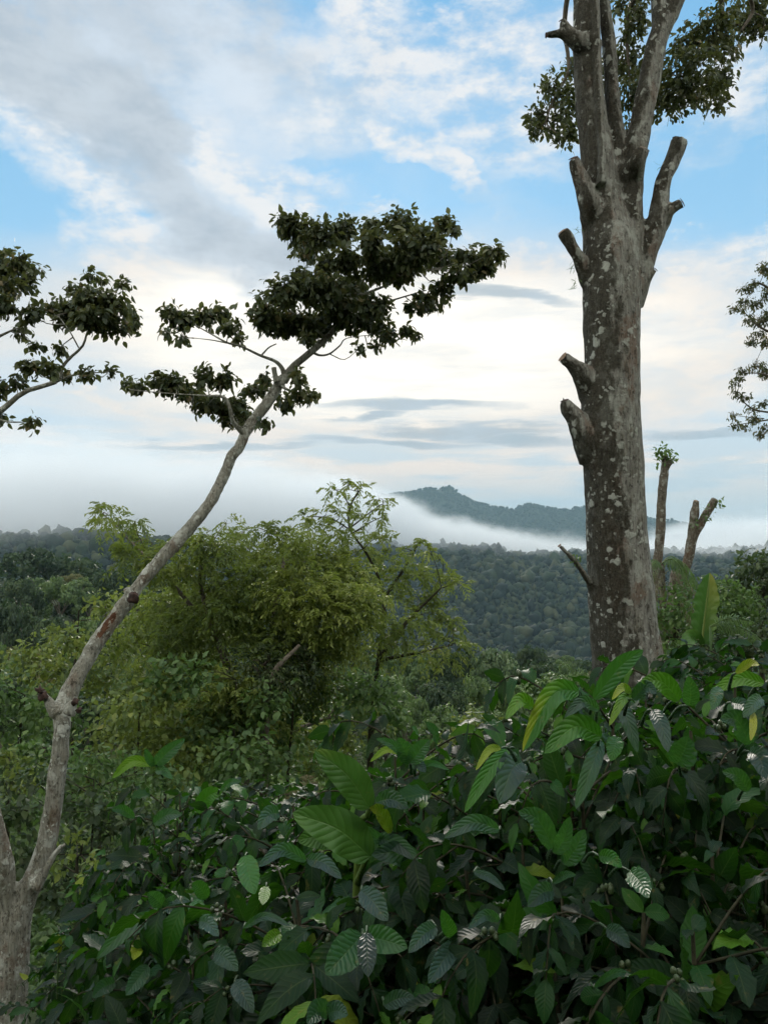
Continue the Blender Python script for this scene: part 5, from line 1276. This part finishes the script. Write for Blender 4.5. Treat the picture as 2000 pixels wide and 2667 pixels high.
# (label, px of the middle, px of the top, distance, prototype, hero leaves)
# hero: base px, tip px, width px, tone, arch
SHRUBS = [
    ('tall dark coffee shrub with big arching leaves in front of the massive trunk', 1600, 1800, 2.0, 0, 1.0, [
        ((1547, 1823), (1675, 1693), 52, .5, .10), ((1508, 1799), (1361, 1958), 62, .62, .28, 1.0), ((1388, 1843), (1316, 1874), 38, .8, .18), ((1566, 1920), (1417, 1963), 66, .68, .2), ((1566, 1930), (1499, 2108), 46, .42, .06),
        ((1605, 1920), (1590, 1983), 46, .66, .05), ((1648, 1819), (1586, 1891), 28, .84, .15), ((1643, 1807), (1593, 1823), 22, .9, .15), ((1648, 1822), (1711, 1806), 40, .3, .2), ((1769, 1825), (1668, 1775), 55, .74, .12), ((1795, 1838), (1793, 1761), 46, .4, .0),
        ((1360, 1985), (1300, 2095), 84, .25, .16), ((1325, 1949), (1210, 2117), 42, .62, .1), ((1304, 1949), (1239, 2007), 22, .9, .16), ((1610, 1830), (1660, 1960), 40, .3, .1), ((1700, 1850), (1740, 1960), 44, .2, .1), ((1560, 1850), (1470, 1870), 34, .35, .2)]),
    ('coffee shrub at the right edge with a yellow leaf and ribbed blue green leaves', 1930, 1800, 2.1, 1, 1.0, [
        ((1916, 1754), (1978, 1732), 24, .97, .1), ((1990, 1780), (1851, 1804), 42, .72, .14), ((1952, 1939), (1875, 1872), 60, .3, .12), ((1762, 1990), (1793, 1918), 78, .28, .0), ((1952, 1958), (1995, 2030), 60, .32, .1), ((1905, 1830), (1960, 1880), 40, .25, .1),
        ((1870, 1790), (1855, 1850), 34, .5, .05), ((1985, 1820), (1935, 1870), 40, .4, .1), ((1960, 1850), (1955, 1930), 20, .95, .0), ((1950, 2060), (1880, 2010), 44, .2, .1)]),
    ('coffee shrub with ribbed grey green leaves and green berries, low at the right of centre', 1400, 2090, 1.9, 2, 1.0, [
        ((1300, 2162), (1157, 2183), 44, .25, .14), ((1446, 2219), (1349, 2113), 58, .26, .12), ((1446, 2224), (1484, 2127), 44, .28, .0), ((1470, 2252), (1523, 2161), 54, .24, .0), ((1234, 2272), (1316, 2320), 24, .2, .08), ((1301, 2397), (1219, 2421), 30, .3, .12),
        ((1441, 2320), (1374, 2363), 52, .15, .1), ((1547, 2573), (1653, 2544), 22, .35, .12), ((1640, 2270), (1690, 2340), 60, .5, .05), ((1560, 2230), (1620, 2260), 40, .6, .1), ((1580, 2420), (1640, 2470), 46, .15, .1), ((1440, 2300), (1500, 2280), 22, .4, .1)]),
    ('coffee shrub with wide spread crown leaves at the centre, before the golden bush', 1090, 1930, 2.5, 3, 0.9, [
        ((1068, 1990), (1118, 1926), 48, .28, .05), ((1068, 1990), (1036, 1922), 48, .3, .05), ((1068, 1985), (980, 1924), 26, .3, .1), ((1050, 1965), (963, 1985), 20, .8, .22), ((1072, 1995), (1110, 2012), 32, .25, .1), ((980, 2090), (1064, 2106), 50, .12, .12), ((1080, 2000), (1170, 2006), 18, .55, .1),
        ((1144, 2242), (1119, 2301), 44, .3, .1), ((1014, 2200), (862, 2160), 36, .35, .1), ((1106, 2264), (967, 2226), 64, .28, .14), ((980, 2180), (1090, 2240), 44, .25, .1), ((1018, 2171), (962, 2105), 38, .9, .15)]),
    ('coffee shrub with dull grey drooping leaves at the lower centre', 960, 2300, 1.9, 4, 1.0, [
        ((942, 2436), (848, 2540), 92, .42, .02), ((945, 2440), (1062, 2470), 70, .45, .06), ((954, 2430), (959, 2546), 54, .02, .0), ((1136, 2415), (1064, 2483), 48, .25, .1), ((1186, 2457), (1115, 2563), 54, .25, .05), ((853, 2640), (800, 2668), 60, .35, .1), ((853, 2640), (906, 2645), 50, .35, .1),
        ((798, 2242), (672, 2259), 38, .28, .16), ((800, 2240), (890, 2290), 40, .2, .1), ((940, 2320), (1010, 2400), 60, .2, .08), ((1180, 2440), (1150, 2370), 40, .5, .0), ((1000, 2620), (1080, 2600), 44, .2, .1)]),
    ('coffee shrub with a small bright green leaf, left of the grey drooping leaves', 660, 2200, 2.3, 0, 1.0, [
        ((727, 2118), (672, 2162), 46, .3, .15), ((638, 2230), (663, 2330), 60, .6, .02), ((693, 2310), (684, 2358), 32, .72, .0), ((731, 2432), (682, 2466), 38, .74, .05), ((634, 2418), (756, 2412), 22, .3, .14), ((560, 2480), (620, 2530), 50, .3, .1), ((610, 2560), (660, 2640), 50, .2, .1), ((520, 2400), (570, 2440), 40, .35, .1)]),
    ('coffee shrub with a long silvery leaf and a yellow green leaf, at the lower left', 440, 2350, 2.6, 1, 0.62, [
        ((424, 2382), (251, 2498), 48, .36, .14), ((376, 2440), (347, 2502), 40, .86, .05), ((424, 2360), (463, 2392), 30, .3, .1), ((424, 2366), (496, 2348), 26, .35, .1), ((424, 2360), (385, 2325), 40, .25, .05), ((386, 2517), (328, 2594), 46, .42, .02), ((500, 2350), (540, 2410), 44, .62, .06), ((540, 2340), (500, 2300), 40, .55, .1), ((300, 2560), (240, 2600), 40, .4, .1)]),
    ('young coffee shrub whose upright top leaves stand against the mid green bush', 470, 2080, 3.2, 2, 0.7, [
        ((400, 1996), (482, 1924), 40, .32, .02), ((400, 1996), (378, 1950), 22, .35, .0), ((396, 1992), (292, 2028), 30, .82, .26), ((511, 2117), (580, 2060), 46, .68, .14), ((575, 2060), (628, 2036), 20, .35, .1), ((400, 2146), (474, 2122), 36, .32, .1), ((405, 2010), (450, 2030), 24, .5, .1), ((350, 2130), (290, 2110), 26, .45, .1)]),
]
for lab, px, top, d, k, sp, heroes in SHRUBS:
    c = at(px, top, d); b = np.array([c[0], d + 0.1, 0]); b[2] = gz(b[0], b[1])
    H = c[2] - b[2]
    t = thing('coffee_shrub', lab, 'coffee shrub', b)
    for src in CP[k]:
        o = src.copy(); COL.objects.link(o); o.parent = t; o.scale = (sp, sp, H / 1.5)
    hp = []
    for h in heroes:
        (hb, ht, w, tone, arch) = h[:5]; tr2 = h[5] if len(h) > 5 else None
        dd = d - 0.5 + rng.uniform(-.12, .12)
        hp.append(hero(hb, ht, w * 0.92, tone, arch, (dd + 0.06, dd - 0.05 + rng.uniform(-.05, .05)), ripple=rng.uniform(0.05, 0.11), tone_r=tr2, rips=rng.uniform(3.5, 7)))
        bb = at(hb[0], hb[1], dd + 0.06)
        q = bb + np.array([(b[0] - bb[0]) * 0.12, 0.10, -0.05])
        hp.append(tube([q, (q + bb) / 2 + np.array([0, 0, 0.012]), bb], [0.004, 0.003, 0.002], n=6, sides=5, tone=0.3))
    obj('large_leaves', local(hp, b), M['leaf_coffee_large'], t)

# the further coffee rows: whole copies
MORE = [  # px, top px, distance, prototype, spread, label
    (1180, 1985, 3.4, 0, 1.2, 'coffee shrub in the second row below the golden green bush'), (1330, 1990, 3.0, 3, 1.1, 'coffee shrub in the second row, half hidden by the arching leaves'),
    (820, 2090, 3.5, 4, 1.2, 'coffee shrub in the second row behind the broad plain leaves'), (640, 2100, 3.8, 0, 1.3, 'coffee shrub with silvery tips in the second row, below the mid green bush'),
    (520, 2180, 3.4, 3, 1.2, 'coffee shrub in the second row between the young shrub and the bright leaf'), (400, 2250, 3.9, 4, 1.0, 'coffee shrub in shade beside the pale trunk fork'),
    (290, 2440, 3.6, 0, 0.75, 'coffee shrub crowding the foot of the leaning trunk'), (160, 2640, 3.0, 2, 0.6, 'lowest coffee shrub at the lower left, before the leaning trunk'),
    (1240, 1960, 5.0, 1, 1.5, 'glossy coffee shrub catching light beyond the second row, left of the massive trunk'), (1060, 2010, 5.2, 2, 1.4, 'coffee shrub in the third row behind the wide spread crown leaves'),
    (1400, 1880, 4.6, 4, 1.4, 'coffee shrub just left of the massive trunk foot'), (1780, 1720, 5.0, 0, 1.5, 'dark coffee shrub just right of the massive trunk foot'),
    (1900, 1700, 5.6, 3, 1.6, 'coffee shrub in the back row below the shaded bush at the right'), (1990, 1680, 4.8, 2, 1.5, 'coffee shrub in the back row at the right edge'), (1680, 1780, 4.4, 1, 1.4, 'coffee shrub at the foot of the massive trunk'),
    (850, 2060, 5.4, 1, 1.4, 'coffee shrub in the third row under the olive bush'), (700, 2080, 5.8, 3, 1.5, 'coffee shrub in the third row under the mid green bush'),
    (330, 2580, 2.5, 3, 0.65, 'coffee shrub below the long silvery leaf at the lower left'), (520, 2520, 2.0, 4, 0.9, 'lowest coffee shrub left of centre'), (780, 2480, 1.9, 2, 0.9, 'lowest coffee shrub at the centre'),
    (1250, 2440, 1.7, 0, 0.9, 'lowest coffee shrub right of centre'), (1560, 2330, 1.6, 3, 0.95, 'deeply shaded coffee shrub at the lower right'), (1850, 2250, 1.65, 4, 0.95, 'deeply shaded coffee shrub at the lower right corner'),
    (1150, 2190, 2.6, 1, 1.0, 'coffee shrub behind the ribbed leaves at the centre'), (1760, 1960, 2.7, 2, 1.1, 'coffee shrub hidden behind the round grey leaf at the right'),
]
for px, top, d, k, sp, lab in MORE:
    c = at(px, top, d); b = np.array([c[0], d, 0]); b[2] = gz(b[0], b[1]); H = c[2] - b[2]
    t = thing('coffee_shrub', lab, 'coffee shrub', b); t.rotation_euler = (0, 0, rng.uniform(0, 6.28))
    for src in CP[k]:
        o = src.copy(); COL.objects.link(o); o.parent = t; o.scale = (sp, sp, max(0.3, H / 1.5))
for tr3 in CP:
    for o in tr3: bpy.data.objects.remove(o)

# two broad smooth leaves among the coffee: another plant
b = at(900, 2400, 2.2); b[2] = gz(b[0], 2.2)
bp_ = thing('broad_leaved_plant', 'plant with large smooth bright green leaves rising among the coffee at the centre', 'plant', b)
obj('stalk', local([tube([b, at(930, 2300, 2.1), at(962, 2105, 1.95)], [0.02, 0.012, 0.006], n=12, sides=8, tone=.6), tube([at(930, 2300, 2.1), at(959, 2226, 1.9)], [0.01, 0.006], n=6, sides=7, tone=.6)], b), M['leaf_banana'], bp_)
obj('leaf', local([blade_leaf(at(963, 2106, 1.95), at(905, 2020, 1.9), at(820, 1955, 1.86), 84 * 1.9 / FPX, .25, .7, ripple=.10, rips=2.6)], b), M['leaf_banana'], bp_)
obj('leaf', local([blade_leaf(at(965, 2232, 1.9), at(880, 2160, 1.84), at(762, 2118, 1.8), 104 * 1.85 / FPX, .5, .35, ripple=.11, rips=2.7)], b), M['leaf_banana'], bp_)
obj('leaf', local([blade_leaf(at(880, 2190, 1.9), at(830, 2180, 1.86), at(775, 2190, 1.84), 60 * 1.85 / FPX, .45, .5, ripple=.04, rips=2.0)], b), M['leaf_banana'], bp_)
b = at(150, 2560, 3.0); b[2] = gz(b[0], 3.0)
sp_ = thing('sapling', 'thin sapling with one yellow green upright leaf beside the foot of the leaning trunk', 'plant', b)
obj('stem', local([tube([b, at(152, 2480, 3.0)], [0.006, 0.003], n=8, sides=6, tone=.5)], b), M['leaf_coffee'], sp_)
obj('leaf', local([hero((154, 2484), (152, 2434), 20, .88, .0, (3.0, 3.0))], b), M['leaf_coffee'], sp_)
# feathery seedling half way up, pale against the dark bush
b = at(810, 2100, 6.0); b[2] = gz(b[0], 6.0)
fs = thing('fern', 'pale striped frond standing before the dark trees left of the broad plain leaves', 'fern', b)
obj('stem', local([tube([b, at(800, 2090, 6)], [0.012, 0.006], n=8, sides=6, tone=.5)], b), M['dry'], fs)
for (x, z, L) in [(0.05, 1, .27), (0.9, 0.5, .22), (-0.7, 0.4, .2)]:
    obj('frond', local(frond(at(800, 2090, 6), (x, -0.1, z), L, 20, 0.1, 0.2, 0.5, 0.009, hang=0.1, up=(0, -1, 0.2)), b), M['dry'], fs)
